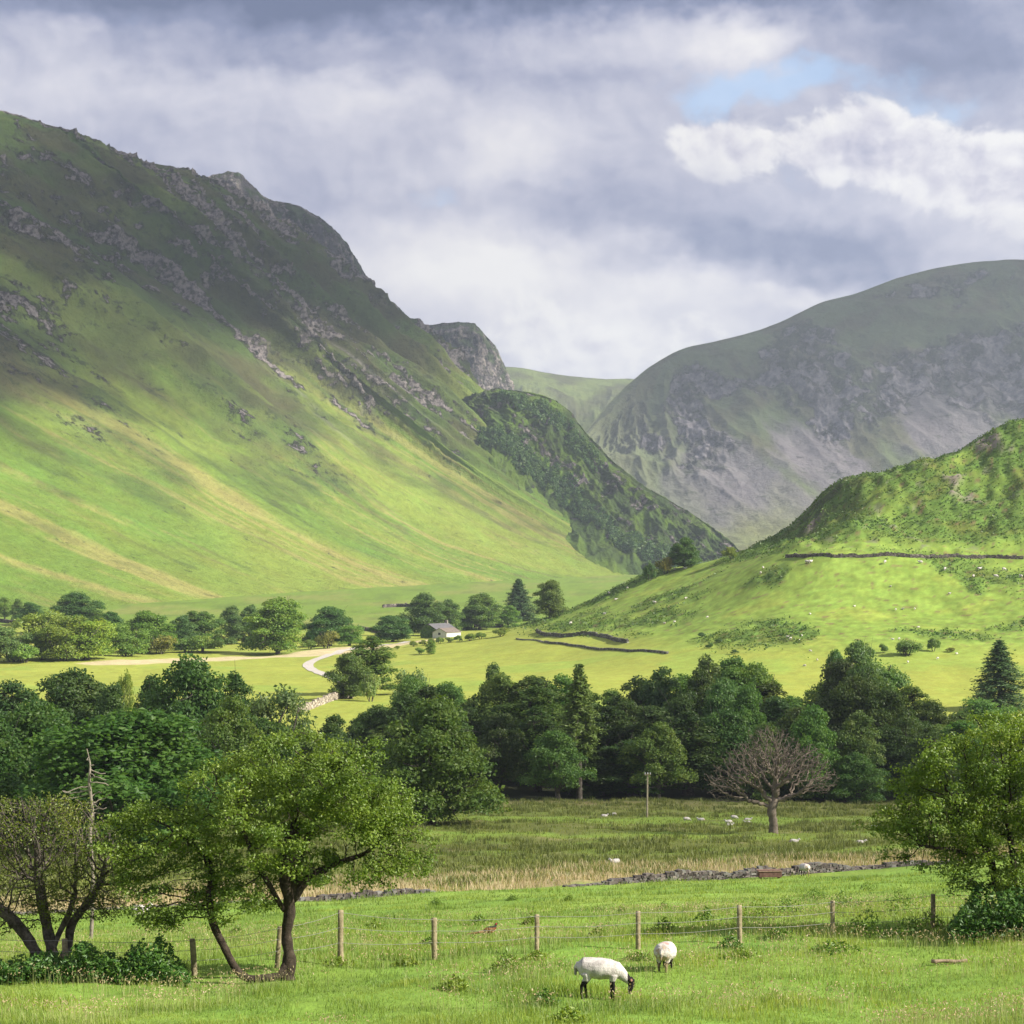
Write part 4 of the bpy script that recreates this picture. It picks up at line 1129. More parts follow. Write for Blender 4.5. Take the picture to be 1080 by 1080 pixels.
# the big hawthorn: an upright trunk and a second one lying out to the left before it rises
near_tree("hawthorn_tree", 303, 43.5,
  [([(303,1032,0),(305,1010,0),(302,985,.05),(306,955,0),(300,925,-.1),(303,895,0),(312,865,.1)], -1),
   ([(306,955,0),(322,930,.2),(352,912,.4),(385,900,.5),(402,884,.5)], 30),
   ([(302,965,0),(285,935,-.3),(268,905,-.5),(255,870,-.4)], 28),
   ([(304,940,0),(322,890,.4),(340,850,.5),(352,815,.4)], 40),
   ([(300,1028,-.1),(282,1031,-.3),(262,1032,-.35),(249,1022,-.35),(236,998,-.35),(224,972,-.3),(221,945,-.2),(222,915,-.1),(205,892,0),(188,878,.1)], 4),
   ([(224,972,-.3),(205,950,-.5),(180,938,-.7),(160,930,-.6)], -2),
  ][:5],
  [(318,800,0,72,24,1.5),(350,832,.1,84,34,1.9),(262,822,-.1,62,28,1.6),(398,868,.2,46,30,1.4),(428,890,.3,26,16,.8),(352,888,0,72,34,1.7),(300,862,0,66,36,1.9),(238,866,-.2,50,32,1.5),(395,840,0,46,24,1.3),
   (420,852,0,26,12,.7),(276,935,-.3,38,18,.9),(375,792,.2,38,12,.8),(300,905,0,50,22,1.4),
   (192,862,-.1,44,24,1.3),(178,898,-.2,40,24,1.2),(160,925,-.3,34,20,1.0),(205,935,-.4,40,26,1.0),(182,962,-.4,34,16,.8),(215,905,-.1,34,22,1.0),(152,870,0,26,14,.8),(245,905,-.2,34,18,1.0),(408,918,.3,34,9,.6),(250,955,-.2,22,9,.5),(150,950,-.4,24,12,.6),(175,968,-.4,30,10,.6),(140,915,-.3,22,16,.7),(235,940,-.3,26,14,.7),(385,928,.4,30,8,.6),(435,908,.4,24,10,.6),(345,925,.3,26,10,.6),(120,895,-.2,16,12,.5)],
  5200, .12, 1.6, .17, dict(rmax=.020, per=48, spread=.115, frac=.52, size=.07, mat=LEAF_H, gap=-.26, tint=(1.0, 1.08, .95)),
  "large leafy hawthorn with one upright dark trunk and one lying out leftwards", seed=3, pad=(.46, .20, 230), bark=BARK_H, shell=.0, rmax=.20, r_tip=.0058, expo=2.05)
# the sparse greying hawthorn at the left edge
near_tree("hawthorn_tree", 50, 45.5,
  [([(52,1026,0),(55,1005,0),(62,985,.1),(72,965,.1),(80,940,.2)], -1),
   ([(46,1024,-.1),(38,1005,-.2),(26,985,-.2),(8,965,-.3),(-12,950,-.3)], 2),
   ([(55,1005,0),(50,980,.1),(44,950,.2),(40,920,.2)], 5),
   ([(60,1020,.1),(72,1000,.3),(76,975,.4),(98,945,.5),(108,925,.5)], 3)],
  [(20,868,0,62,30,1.5),(72,882,0,50,30,1.4),(112,905,.2,34,30,1.1),(-40,890,0,60,44,1.6),(40,915,0,70,30,1.5),(118,940,.2,26,22,.8),(10,940,-.1,60,26,1.3),(70,950,.2,46,20,.9),(-60,930,0,50,36,1.2),(60,850,0,40,12,.8),(105,960,.2,30,14,.8),(20,968,.1,46,14,.9),(-25,975,0,40,14,.8),(135,915,.2,18,26,.8)],
  7500, .10, 1.5, .12, dict(rmax=.012, per=7, spread=.09, size=.062, mat=LEAF_H, frac=.7, gap=-.15, tint=(.95, .82, .85)),
  "sparse greying hawthorn with many bare twigs at the left picture edge", seed=8, bark=bark_mat("grey_twig_bark", (.035, .028, .022), (.16, .14, .12), 8., .02), shell=.0, rmax=.13, r_tip=.0062, expo=2.05)
# the right hawthorn
near_tree("hawthorn_tree", 1060, 49.5,
  [([(1058,982,0),(1057,955,0),(1050,930,-.1),(1044,905,-.1),(1030,880,-.1),(1012,855,-.1)], -1),
   ([(1066,980,.1),(1068,955,.2),(1070,925,.2),(1066,890,.3),(1058,850,.3)], 3),
   ([(1074,982,.2),(1084,955,.3),(1092,925,.4),(1104,890,.4)], 3),
   ([(1062,984,-.2),(1078,950,-.3),(1082,915,-.4),(1090,870,-.3)], 3),
   ([(1044,905,-.1),(1020,900,-.3),(995,895,-.4),(970,892,-.4)], 20)],
  [(1045,782,0,46,26,1.4),(1002,802,-.1,44,22,1.2),(968,828,-.1,26,16,.8),(1070,815,.2,60,40,2.0),(1005,845,-.1,52,28,1.5),(962,858,-.2,26,18,.8),(1055,865,0,66,40,2.0),(985,880,-.2,46,18,1.1),(952,885,-.2,22,10,.6),(1120,830,.3,60,54,2.0),(1100,772,.2,44,24,1.3),(1010,912,-.3,34,14,.8),(1110,900,.2,60,40,1.8),(1160,860,.3,40,60,1.6),(1030,935,-.2,24,10,.6),(985,850,.2,50,26,1.3),(1020,880,0,50,34,1.6),(975,905,0,34,12,.7),(1080,925,.1,60,20,1.2),(945,870,0,20,10,.5)],
  4800, .13, 1.7, .19, dict(rmax=.022, per=46, spread=.12, frac=.52, size=.078, mat=LEAF_H, gap=-.40, tint=(1.15, 1.08, .85)),
  "dense yellow green hawthorn with several dark trunks at the right picture edge", seed=14, pad=(.52, .26, 240), bark=BARK_H, shell=.0, rmax=.13, r_tip=.006, expo=2.05)
# the bare dead tree in the meadow
near_tree("bare_tree", 815, 200.0,
  [([(815,884,0),(816,870,0),(814,855,.0),(817,846,0)], -1),
   ([(817,846,0),(806,838,-.4),(792,830,-.8),(775,823,-1.2)], -2), ([(817,846,0),(824,830,.4),(822,815,.6),(818,800,.8)], -2),
   ([(817,846,0),(838,838,.2),(855,832,.0),(866,830,-.2)], -2), ([(815,842,0),(812,820,-.8),(808,800,-1.),(800,788,-1.2)], -2)][:1],
  [(800,800,0,42,22,4.6),(830,802,.4,44,22,4.6),(775,818,0,34,18,4.0),(855,816,0,30,18,4.0),(815,790,0,40,17,4.2),(765,828,0,22,10,2.6),(866,828,0,16,10,2.2),(785,806,.5,26,16,3.4),(848,800,-.5,26,16,3.4),(752,836,0,12,5,1.5),(876,822,0,12,8,1.5),(812,772,0,24,8,2.5),(840,840,0,14,5,1.2),(770,843,0,20,4,1.5)],
  4200, .27, 4.2, .42, None, "bare leafless tree with a pale trunk standing in the rushy meadow", seed=21, r_tip=.024, expo=2.15, bark=bark_mat('bare_brown_bark', (.085, .07, .055), (.23, .19, .155), 1.6, .04), shell=.15, wob=.42, rmax=.42, up=-.03)
# dead snag behind the left hawthorns
near_tree("dead_snag", 97, 75.0,
  [([(96,992,0),(98,930,.1),(95,880,0),(97,852,.0),(94,826,0),(95,806,.0),(91,788,0)], -1)],
  [(80,836,0,16,8,.4),(112,830,0,12,18,.4),(94,812,0,8,14,.2),(66,842,0,10,5,.3),(104,850,0,16,10,.4)],
  150, .16, 2.2, .3, None, "broken dead grey trunk with a few bare stubs rising behind the left hawthorn", seed=5, r_tip=.022, expo=2.3, bark=BARK_D, wob=.3, rmax=.15)
# ------------------------------------------------------------------ simple materials
def simple_mat(name, c1, c2=None, scale=8.0, rough=.9, bump=0.0, obj_space=True, spec=.15):
    m = bpy.data.materials.new(name); m.use_nodes = True
    t = NT(m.node_tree); bs = t.n['Principled BSDF']
    tc = t.new('ShaderNodeTexCoord')
    n = t.noise(tc.outputs['Object'], scale, 5, .65)
    t.put(bs.inputs['Base Color'], t.ramp(n, [(.3, c1), (.7, c2 or c1)]))
    bs.inputs['Roughness'].default_value = rough; bs.inputs['Specular IOR Level'].default_value = spec
    if bump:
        b = t.new('ShaderNodeBump'); b.inputs['Distance'].default_value = bump
        t.put(b.inputs['Height'], t.noise(tc.outputs['Object'], scale * 2, 5, .7)); t.l.new(b.outputs[0], bs.inputs['Normal'])
    return m
def cover_mat(name, scale, amp, bump, rough=.95):
    m = bpy.data.materials.new(name); m.use_nodes = True
    t = NT(m.node_tree); bs = t.n['Principled BSDF']
    at_ = t.new('ShaderNodeAttribute', attribute_name='cover'); tc = t.new('ShaderNodeTexCoord')
    n = t.noise(tc.outputs['Object'], scale, 5, .65)
    hs = t.new('ShaderNodeHueSaturation'); t.l.new(at_.outputs['Color'], hs.inputs['Color'])
    t.put(hs.inputs['Value'], 1 + (n - .5) * (2 * amp)); t.l.new(hs.outputs[0], bs.inputs['Base Color'])
    bs.inputs['Roughness'].default_value = rough; bs.inputs['Specular IOR Level'].default_value = .1
    b = t.new('ShaderNodeBump'); b.inputs['Distance'].default_value = bump
    t.put(b.inputs['Height'], t.noise(tc.outputs['Object'], scale * 1.6, 6, .7)); t.l.new(b.outputs[0], bs.inputs['Normal'])
    return m
STONE_M = cover_mat("drystone", 5.0, .35, .03)
WOOL_M = cover_mat("fleece", 26.0, .16, .02)
FEATHER_M = cover_mat("feathers", 60.0, .35, .004)

# ------------------------------------------------------------------ dry-stone walls
def box_verts(c, hx, hy, hz, rz, rs, jit=.18):
    s = np.array([[-1,-1,-1],[1,-1,-1],[1,1,-1],[-1,1,-1],[-1,-1,1],[1,-1,1],[1,1,1],[-1,1,1]], float)
    v = s * (1 + rs.uniform(-jit, jit, (8, 3))) * np.array([hx, hy, hz])
    cz, sz = math.cos(rz), math.sin(rz)
    return np.stack([v[:, 0] * cz - v[:, 1] * sz, v[:, 0] * sz + v[:, 1] * cz, v[:, 2]], 1) + c
BOXF = np.array([[0,3,2,1],[4,5,6,7],[0,1,5,4],[1,2,6,5],[2,3,7,6],[3,0,4,7]])
def stone_wall(name, line, hfun, stone, thick, label, cols, seed, group=None):
    """line: plan points; hfun(i along 0..1) -> height; laid as separate stones in courses"""
    rs = np.random.default_rng(seed); V = []; Fc = []; Cc = []; n = 0
    L = np.array(line, float); seg = np.linalg.norm(np.diff(L, axis=0), axis=1); cum = np.concatenate([[0], np.cumsum(seg)]); tot = cum[-1]
    o0 = np.array([L[0, 0], L[0, 1], float(ground_z(*L[0]))])
    s = 0.0; ch = stone * .52
    courses = 12
    for k in range(courses):
        s = rs.uniform(0, stone)
        while s < tot:
            l = stone * rs.uniform(.6, 1.5)
            h = hfun(s / tot) * (1 + (.12 if stone > .3 else .55) * float(fbm(np.array([s * .25]), np.array([seed * 1.0]), 0.0, 2)[0]))
            z = (k + .5) * ch
            if z < h:
                x = np.interp(s, cum, L[:, 0]); y = np.interp(s, cum, L[:, 1])
                x2 = np.interp(s + .3, cum, L[:, 0]); y2 = np.interp(s + .3, cum, L[:, 1])
                a = math.atan2(y2 - y, x2 - x)
                top = z + ch >= h
                V.append(box_verts(np.array([x, y, float(ground_z(x, y)) + z - .05]) - o0, l * .52, thick * (.5 - .12 * z / max(h, .1)), ch * (.62 if not top else .75), a + rs.normal() * .16, rs, .34))
                Fc.append(BOXF + n); n += 8
                c = cols[rs.integers(len(cols))]; Cc.append(np.tile(np.array(c) * rs.uniform(.7, 1.25), (8, 1)))
            s += l
    if not V: return None
    me = mesh_np(name, np.concatenate(V), np.concatenate(Fc), STONE_M, smooth=False, cols=np.clip(np.concatenate(Cc), .01, .8))
    o = obj(name, me, loc=o0); tag(o, label, "wall", group); return o
GREY = [(.12,.115,.105), (.17,.165,.15), (.09,.085,.08), (.20,.19,.17), (.11,.115,.08)]
PALE = [(.36,.31,.25), (.30,.26,.21), (.42,.37,.30), (.25,.22,.18)]
DARKW = [(.10,.085,.08), (.14,.12,.11), (.075,.065,.06), (.17,.15,.13)]
def px_line(pts, **k): return [tuple(ground_hit(*p)[:2]) for p in pts]
def near_h(t):
    px = -150 + 1450 * t  # rough position along the line
    x = L_near(t)
    return polyline(x, [(-150,.1),(300,.12),(385,.45),(405,.25),(428,.42),(446,.3),(462,.03),(560,.03),(630,.08),(652,.5),(780,.66),(885,.5),(900,.3),(945,.35),(1000,.25),(1200,.4)])
_ln = np.array(WALL_NEAR); _ls = np.concatenate([[0], np.cumsum(np.linalg.norm(np.diff(_ln, axis=0), axis=1))])
def L_near(t):
    s = t * _ls[-1]; x = np.interp(s, _ls, _ln[:, 0]); y = np.interp(s, _ls, _ln[:, 1]); return 540 + x * F / y
stone_wall("drystone_wall", WALL_NEAR, near_h, .24, .6, "tumbledown grey drystone wall between the pasture and the rushy meadow", DARKW + GREY[:2], 1)
stone_wall("drystone_wall", px_line([(829,588),(850,588.5),(880,588.5),(920,588),(960,588),(1000,588),(1040,589),(1079,590)]), lambda t: 1.15 * (0.85 if t < .06 else 1), .5, .7, "long dark drystone wall running level across the knoll", DARKW, 2)
stone_wall("drystone_wall", px_line([(566,667),(575,671),(592,672.5),(607,671),(620,670),(640,673),(662,678)]), lambda t: 1.15, .6, .75, "short curving dark wall at the knoll's left toe, upper of two", GREY, 3)
stone_wall("drystone_wall", px_line([(545,674),(580,679),(615,682.5),(660,687),(704,690)]), lambda t: .6 if t > .3 else .35, .6, .75, "low broken wall at the knoll's left toe, lower of two", GREY, 4)
stone_wall("drystone_wall", [tuple(at(313, 432)[:2]), tuple(at(326, 441)[:2]), tuple(at(341, 452)[:2]), tuple(at(358, 470)[:2]), tuple(at(372, 478)[:2])], lambda t: 1.7, .6, .8, "pale sunlit stone wall beside the lane under the field clump", PALE, 5)
stone_wall("drystone_wall", px_line([(-30,652),(0,656),(28,660)]), lambda t: 1.6, 1.0, 1.0, "dark field wall at the far left edge among the valley trees", DARKW, 6)
stone_wall("drystone_wall", px_line([(404,641),(420,640),(440,641)]), lambda t: 2.0, 1.2, 1.2, "brown field wall at the fell foot above the barn trees", DARKW, 7)
stone_wall("drystone_wall", px_line([(378,663),(395,667),(412,670)]), lambda t: 1.5, .8, .9, "dark field wall left of the low dark barn tree", DARKW, 8)
stone_wall("drystone_wall", px_line([(500,662),(520,661),(530,662)]), lambda t: 1.6, .8, .9, "dark wall under the broad tree right of the barn", DARKW, 9)

# ------------------------------------------------------------------ lane
def strip(name, line, w, mat, lift, kind='structure'):
    L = np.array(line, float); n = len(L); t = np.linspace(0, n - 1, n * 14)
    P = catmull(L, t); T = np.gradient(P, axis=0); T /= np.linalg.norm(T, axis=1, keepdims=True)
    N = np.stack([-T[:, 1], T[:, 0]], 1); rows = []
    for o in (-1, -.5, 0, .5, 1):
        q = P + N * (o * w * .5); rows.append(np.column_stack([q, ground_z(q[:, 0], q[:, 1]) + lift]))
    G = np.stack(rows, 1)
    tag(obj(name, mesh_np(name, G.reshape(-1, 3), grid_faces(len(P), 5), mat)), kind=kind)
LANE_M = simple_mat("lane_gravel", (.38, .35, .31), (.52, .48, .43), .6, .95)
strip("lane", px_line([(430,676.5),(400,681),(378,683),(362,686),(350,690),(336,695),(327,699),(325,703),(330,707),(340,711),(352,715),(362,720),(372,727)]), 3.6, LANE_M, .12)

# ------------------------------------------------------------------ fence along the pasture
def fence():
    posts = [(-45,985,1030,0),(70,990,1021,-2),(139,1002,1016,12),(205,990,1030,-3),(292,977,1030,6),(359,960,1019,0),(458,968,1016,0),(566,965,1009,0),(673,961,1009,0),(780,955,1006,0),(878,950,1000,0),(984,943,985,0),(1092,938,985,1),(1200,932,982,0)]
    L0 = at(540, 46.5); r = empty("post_and_wire_fence", L0); tag(r, "fence of weathered wooden posts strung with thin wire crossing the pasture", "fence")
    rs = np.random.default_rng(9); tops = []
    for (px, tp, bs, lean) in posts:
        d = polyline(px, [(-60,44),(205,44.5),(359,46.3),(566,47.2),(780,48.2),(984,50.5),(1200,52)])
        b = at(px, d); zt = HC + (600 - tp) * d / F; h = max(.45, zt - b[2]) if lean != 12 else .45
        tilt = math.radians(lean) + rs.normal() * .012
        top = np.array([math.sin(tilt) * h, rs.normal() * .02, h * math.cos(tilt)])
        tb = Tubes(); hw = .064 * rs.uniform(.9, 1.12)
        nseg = 7; tt = np.linspace(-.25, 1, nseg)
        c = tt[:, None] * top
        v = []
        sides = 10
        for q in range(nseg):
            th = np.arange(sides) * 2 * np.pi / sides
            rr = hw * (1 + .07 * np.sin(3 * th + q * .4) + rs.normal(0, .03, sides))
            v.append(c[q] + np.stack([rr * np.cos(th), rr * np.sin(th), np.zeros(sides)], 1))
        v.append((c[-1] + np.array([0, 0, .012]))[None])
        v = np.concatenate(v); i = np.arange(nseg * sides).reshape(nseg, sides); j = np.roll(i, -1, 1)
        f4 = np.stack([i[:-1], j[:-1], j[1:], i[1:]], -1).reshape(-1, 4)
        f3 = np.stack([i[-1], j[-1], np.full(sides, nseg * sides)], -1)
        me = mesh_np("post", v, [f4, f3], BARK_P, smooth=True)
        obj("post", me, r, loc=b - L0)
        if lean != 12: tops.append((b - L0, top))
    wm = simple_mat("galvanised_wire", (.22,.22,.21), (.30,.29,.27), 3, .5)
    for hfrac in (.97, .70, .42):
        tb = Tubes(); P = []
        for (b, top), (b2, top2) in zip(tops[:-1], tops[1:]):
            a = b + top * hfrac + np.array([0, -.055, 0]); c = b2 + top2 * hfrac + np.array([0, -.055, 0])
            for q in np.linspace(0, 1, 6)[:-1]:
                p = a + (c - a) * q; p = p - np.array([0, 0, .05 * math.sin(math.pi * q)]); P.append(p)
        P.append(c); tb.add(P, [.0055] * len(P), 5); obj("wire", tb.mesh("wire", wm), r)
fence()

# ------------------------------------------------------------------ sheep
def ell_sweep(P, rv, rl, sides=18):
    """P: spine in the x-z plane; rv vertical and rl lateral radii; closed ends"""
    P = np.asarray(P, float); t = np.gradient(P, axis=0); t /= np.linalg.norm(t, axis=1, keepdims=True)
    up = np.stack([-t[:, 2], np.zeros(len(P)), t[:, 0]], 1); side = np.array([0, 1.0, 0])
    th = np.arange(sides) * 2 * np.pi / sides
    V = P[:, None] + np.asarray(rv)[:, None, None] * up[:, None] * np.sin(th)[None, :, None] + np.asarray(rl)[:, None, None] * side * np.cos(th)[None, :, None]
    n = len(P); i = np.arange(n * sides).reshape(n, sides); j = np.roll(i, -1, 1)
    f4 = np.stack([i[:-1], j[:-1], j[1:], i[1:]], -1).reshape(-1, 4)
    V = V.reshape(-1, 3); c0, c1 = len(V), len(V) + 1
    V = np.concatenate([V, P[:1] - t[:1] * rv[0] * .5, P[-1:] + t[-1:] * rv[-1] * .5])
    f3 = np.concatenate([np.stack([j[0], i[0], np.full(sides, c0)], -1), np.stack([i[-1], j[-1], np.full(sides, c1)], -1)])
    return V, f4, f3
def remeshed(name, pieces, voxel, smooth_iter=3):
    vs_, f4s, f3s, n = [], [], [], 0
    for v, f4, f3 in pieces:
        vs_.append(v); f4s.append(f4 + n); f3s.append(f3 + n); n += len(v)
    me = mesh_np(name + "_raw", np.concatenate(vs_), [np.concatenate(f4s), np.concatenate(f3s)])
    o = bpy.data.objects.new(name + "_raw", me); COL.objects.link(o)
    md = o.modifiers.new("r", 'REMESH'); md.mode = 'VOXEL'; md.voxel_size = voxel; md.use_smooth_shade = True
    m2 = o.modifiers.new("s", 'SMOOTH'); m2.iterations = smooth_iter; m2.factor = .5
    dg = bpy.context.evaluated_depsgraph_get()
    out = bpy.data.meshes.new_from_object(o.evaluated_get(dg)); out.name = name
    bpy.data.objects.remove(o); bpy.data.meshes.remove(me)
    return out
def tube3(P, r, sides=10):
    v, f = sweep(P, r, sides); n = len(P); P = np.asarray(P, float)
    i = np.arange(n * sides).reshape(n, sides); j = np.roll(i, -1, 1)
    V = np.concatenate([v, P[:1], P[-1:]]); c0, c1 = len(v), len(v) + 1
    return V, f, np.concatenate([np.stack([j[0], i[0], np.full(sides, c0)], -1), np.stack([i[-1], j[-1], np.full(sides, c1)], -1)])
def sheep_mesh(name, pose='graze', fluffy=1.0, voxel=.02, face='black', seed=0):
    hd = pose != 'graze'
    lie = -.28 if pose == 'lie' else 0.0
    if not hd:
        sp = [(.0,.68),(.08,.655),(.26,.625),(.48,.605),(.66,.605),(.80,.58),(.90,.51),(1.0,.42),(1.07,.36)]
        rv = [.09,.185,.215,.225,.205,.175,.13,.095,.075]; rl = [.09,.19,.225,.245,.215,.165,.11,.085,.07]
        head = ([(1.05,0,.39),(1.11,0,.365),(1.105,0,.26),(1.075,0,.15),(1.06,0,.10)], [.07,.082,.066,.046,.035])
        ear = (1.10, .39)
    else:
        sp = [(.0,.66),(.10,.62),(.28,.585),(.48,.575),(.66,.575),(.80,.60),(.90,.68),(.97,.78),(1.02,.85)]
        rv = [.10,.215,.25,.258,.25,.21,.15,.11,.08]; rl = [.09,.19,.225,.245,.215,.165,.11,.085,.07]
        head = ([(.99,0,.86),(1.05,0,.89),(1.13,0,.85),(1.20,0,.79),(1.23,0,.77)], [.07,.082,.066,.046,.035])
        ear = (1.04, .92)
    sp = [(x, 0, z + lie) for x, z in sp]; head = ([(x, y, z + lie) for x, y, z in head[0]], head[1])
    k = np.array([fluffy] * 6 + [1 + (fluffy - 1) * .6, 1, 1])
    pc = [ell_sweep(sp, np.array(rv) * (1 + (k - 1) * .6), np.array(rl) * k)]
    pc.append(tube3(*head))
    for s in (-1, 1):
        pc.append(tube3([(ear[0] - .01, s * .05, ear[1] + lie), (ear[0] + .01, s * .11, ear[1] + .015 + lie), (ear[0] + .015, s * .17, ear[1] + .0 + lie)], [.03, .036, .012], 8))
        o1, o2 = (.05, -.03) if s > 0 else (-.03, .04)
        if pose != 'lie':
            pc.append(tube3([(.17, s*.10, .52), (.20 + o1*.3, s*.115, .40), (.10 + o1*.7, s*.11, .25), (.11 + o1, s*.105, .10), (.12 + o1, s*.105, .03), (.14 + o1, s*.105, -.03)], [.12, .082, .038, .025, .030, .036]))
            pc.append(tube3([(.74, s*.09, .50), (.71 + o2*.3, s*.095, .36), (.715 + o2*.8, s*.095, .22), (.705 + o2, s*.10, .09), (.71 + o2, s*.10, .03), (.73 + o2, s*.10, -.03)], [.10, .058, .036, .025, .030, .036]))
        else:
            pc.append(tube3([(.12, s*.15, .22), (.30, s*.24, .12), (.16, s*.25, .05)], [.11, .07, .03])); pc.append(tube3([(.74, s*.12, .2), (.80, s*.17, .09), (.66, s*.18, .04)], [.10, .05, .028]))
    pc.append(tube3([(.01, 0, .72 + lie), (-.05, 0, .62 + lie), (-.055, 0, .46 + max(lie, -.2))], [.045, .042, .022], 8))
    me = remeshed(name, pc, voxel)
    nV = len(me.vertices); co = np.empty(nV * 3, np.float32); me.vertices.foreach_get('co', co); co = co.reshape(-1, 3)
    no = np.empty(nV * 3, np.float32); me.vertices.foreach_get('normal', no); no = no.reshape(-1, 3)
    fl = sstep(.27, .36, co[:, 2]) * (1 - sstep(.98, 1.03, co[:, 0])) if pose != 'lie' else np.ones(nV)
    co = co + no * (fbm(co[:, 0] * 9 + seed, co[:, 1] * 9, co[:, 2] * 9, 3) * .0055 * fl * fluffy ** 3)[:, None]
    me.vertices.foreach_set('co', co.astype(np.float32).ravel())
    x, y, z = co.T
    wool = np.array((.54, .51, .48)); blk = np.array((.018, .016, .016))
    C = np.tile(wool, (nV, 1))
    C = lerp(C, np.array((.37, .34, .32)), sstep(-.2, .5, fbm(x * 5 + seed, y * 5, z * 5, 4)) * .8)
    if face == 'black':
        C = lerp(C, blk, sstep(.02, .0, z - .37 + .05 * np.abs(fbm(x * 7, y * 7, z * 7, 2))) * (np.abs(y) > .035) * (x < .95) if pose == 'graze' else (z < .3) * (pose != 'lie') * 1.0)
        hx = (x > 1.03) if not hd else (x > 1.02)
        C = lerp(C, blk, hx * sstep(.0, .25, .55 + fbm(x * 6, y * 6, z * 6, 2)))
        C = lerp(C, np.array((.30, .16, .12)), (np.abs(y) > .11) * hx * .9)
        C = lerp(C, np.array((.16,.15,.15)), hx * (z < .14 if not hd else x > 1.19) * .8)
        C = lerp(C, blk * 2, (x < .0) * (np.abs(y) < .05) * (z < .62) * .6)
    else:
        C = lerp(C, np.array((.60,.55,.47)), (z < .3) * .5)
    if fluffy > 1.1:   # stained rump
        C = lerp(C, np.array((.38, .28, .18)), sstep(.16, .02, x) * sstep(-.1, .4, fbm(y * 9, z * 9, 1.0, 3) + sstep(.66, .45, z) * .5) * .85)
        C = lerp(C, np.array((.45, .10, .07)), sstep(.16, .05, np.hypot(x - .30, y + .05)) * (z > .7) * .55)
    a = me.color_attributes.new('cover', 'FLOAT_COLOR', 'POINT'); cc4 = np.ones((nV, 4), np.float32); cc4[:, :3] = C; a.data.foreach_set('color', cc4.ravel())
    me.materials.clear(); me.materials.append(WOOL_M)
    return me
def put_sheep(me, px, base, rz, label, group=None, sc=1.0, tint=None, sink=.03, d=None):
    L = ground_hit(px, base) if d is None else at(px, d)
    o = obj("sheep", me, loc=L - np.array([0, 0, sink]), rz=rz); o.scale = (sc, sc, sc); tag(o, label, "sheep", group)
    return o
m_near = sheep_mesh("ewe_grazing", 'graze', 1.0, .014)
L = ground_hit(640, 1056)
o = obj("sheep", m_near, loc=L + np.array([-.60, 0, .05]), rz=R(-6)); tag(o, "white shorn sheep with black face and legs grazing side on, nearest the camera", "sheep")
m_fl = sheep_mesh("ewe_fleece", 'graze', 1.28, .014, seed=4)
o = obj("sheep", m_fl, loc=ground_hit(699, 1024) + np.array([-.05, -.3, -.09]), rz=R(72)); o.scale = (.84,) * 3; tag(o, "woolly sheep seen from behind with stained tan rump beside a fence post", "sheep")
m_g = sheep_mesh("sheep_graze_far", 'graze', 1.22, .035, 'pale', 2); m_s = sheep_mesh("sheep_stand_far", 'stand', 1.22, .035, 'pale', 3); m_l = sheep_mesh("sheep_lie_far", 'lie', 1.2, .035, 'pale', 5)
put_sheep(m_fl, 852, 925, R(110), "plump white sheep by the drystone wall, right of the rusty trough", sc=1.0)
put_sheep(m_l, 138, 966, R(20), "white sheep's back showing in the pasture behind the hawthorns", sc=1.0)
for px, by, rz, me, lb in [(634,861,10,m_l,"white sheep lying in the far rushes left of the pole, left one"),(650,861,-170,m_g,"white sheep in the far rushes just left of the pole"),(654,909,200,m_l,"white sheep half hidden in the tan grass"),
        (721,866,10,m_g,"sheep farthest left of those left of the bare tree"),(743,865,170,m_l,"second sheep from the left in the row left of the bare tree"),(771,864,0,m_g,"greyish sheep above the pair left of the bare tree"),
        (766,871,20,m_l,"left sheep of the close pair left of the bare tree"),(772,869,190,m_s,"right sheep of the close pair left of the bare tree"),(785,865,0,m_l,"small sheep between the pair and the bare tree"),(792,868,185,m_l,"sheep nearest to the bare tree's trunk"),(833,888,0,m_l,"sheep lying in the rushes right of the bare tree's foot"),(918,873,0,m_l,"sheep in the meadow towards the bright hawthorn"),(903,889,0,m_l,"small white sheep in the meadow beyond the right end of the wall")]:
    put_sheep(me, px, by, R(rz), lb, "sheep in the rushy meadow", sc=.85, sink=.22)
GH = "sheep grazing on the knoll"
rs = np.random.default_rng(31)
for i, (px, by) in enumerate([(849,595),(853,595),(934,595),(973,595),(997,603),(1031,602),(1057,603),(1026,610),(1048,610),(1078,611)]):
    put_sheep([m_g, m_s][i % 2], px, by, rs.uniform(0, 6.3), "pale sheep grazing in the loose row just under the long wall on the knoll", "sheep under the knoll wall", 1.45)
for i, (px, by) in enumerate([(713,602),(721,601),(805,600),(802,606),(692,637),(722,632),(662,622),(643,627),(648,633),(627,631),(636,649),(682,604),(603,659)]):
    put_sheep([m_g, m_s, m_l][i % 3], px, by, rs.uniform(0, 6.3), "pale sheep on the knoll's left slope below the skyline tree", GH, 1.2)
for i, (px, by) in enumerate([(747,652),(855,648),(829,673),(835,675),(842,676),(846,672),(945,644),(951,643),(965,644),(940,620),(967,662),(943,676),(949,675),(970,685),(958,700),(990,696),(1010,690),(862,698),(850,704),(702,658),(710,657),(853,688),(900,640),(1000,628)]):
    put_sheep([m_g, m_l, m_s][i % 3], px, by, rs.uniform(0, 6.3), "tiny white sheep scattered over the knoll's lower field", "sheep on the knoll's lower field", .85)
for i, (px, by) in enumerate([(118,634),(123,634),(143,630),(190,629)]):
    put_sheep([m_g, m_s][i % 2], px, by, rs.uniform(0, 6.3), "tiny white sheep on the foot of the left fell", "sheep on the fell foot", 1.5)

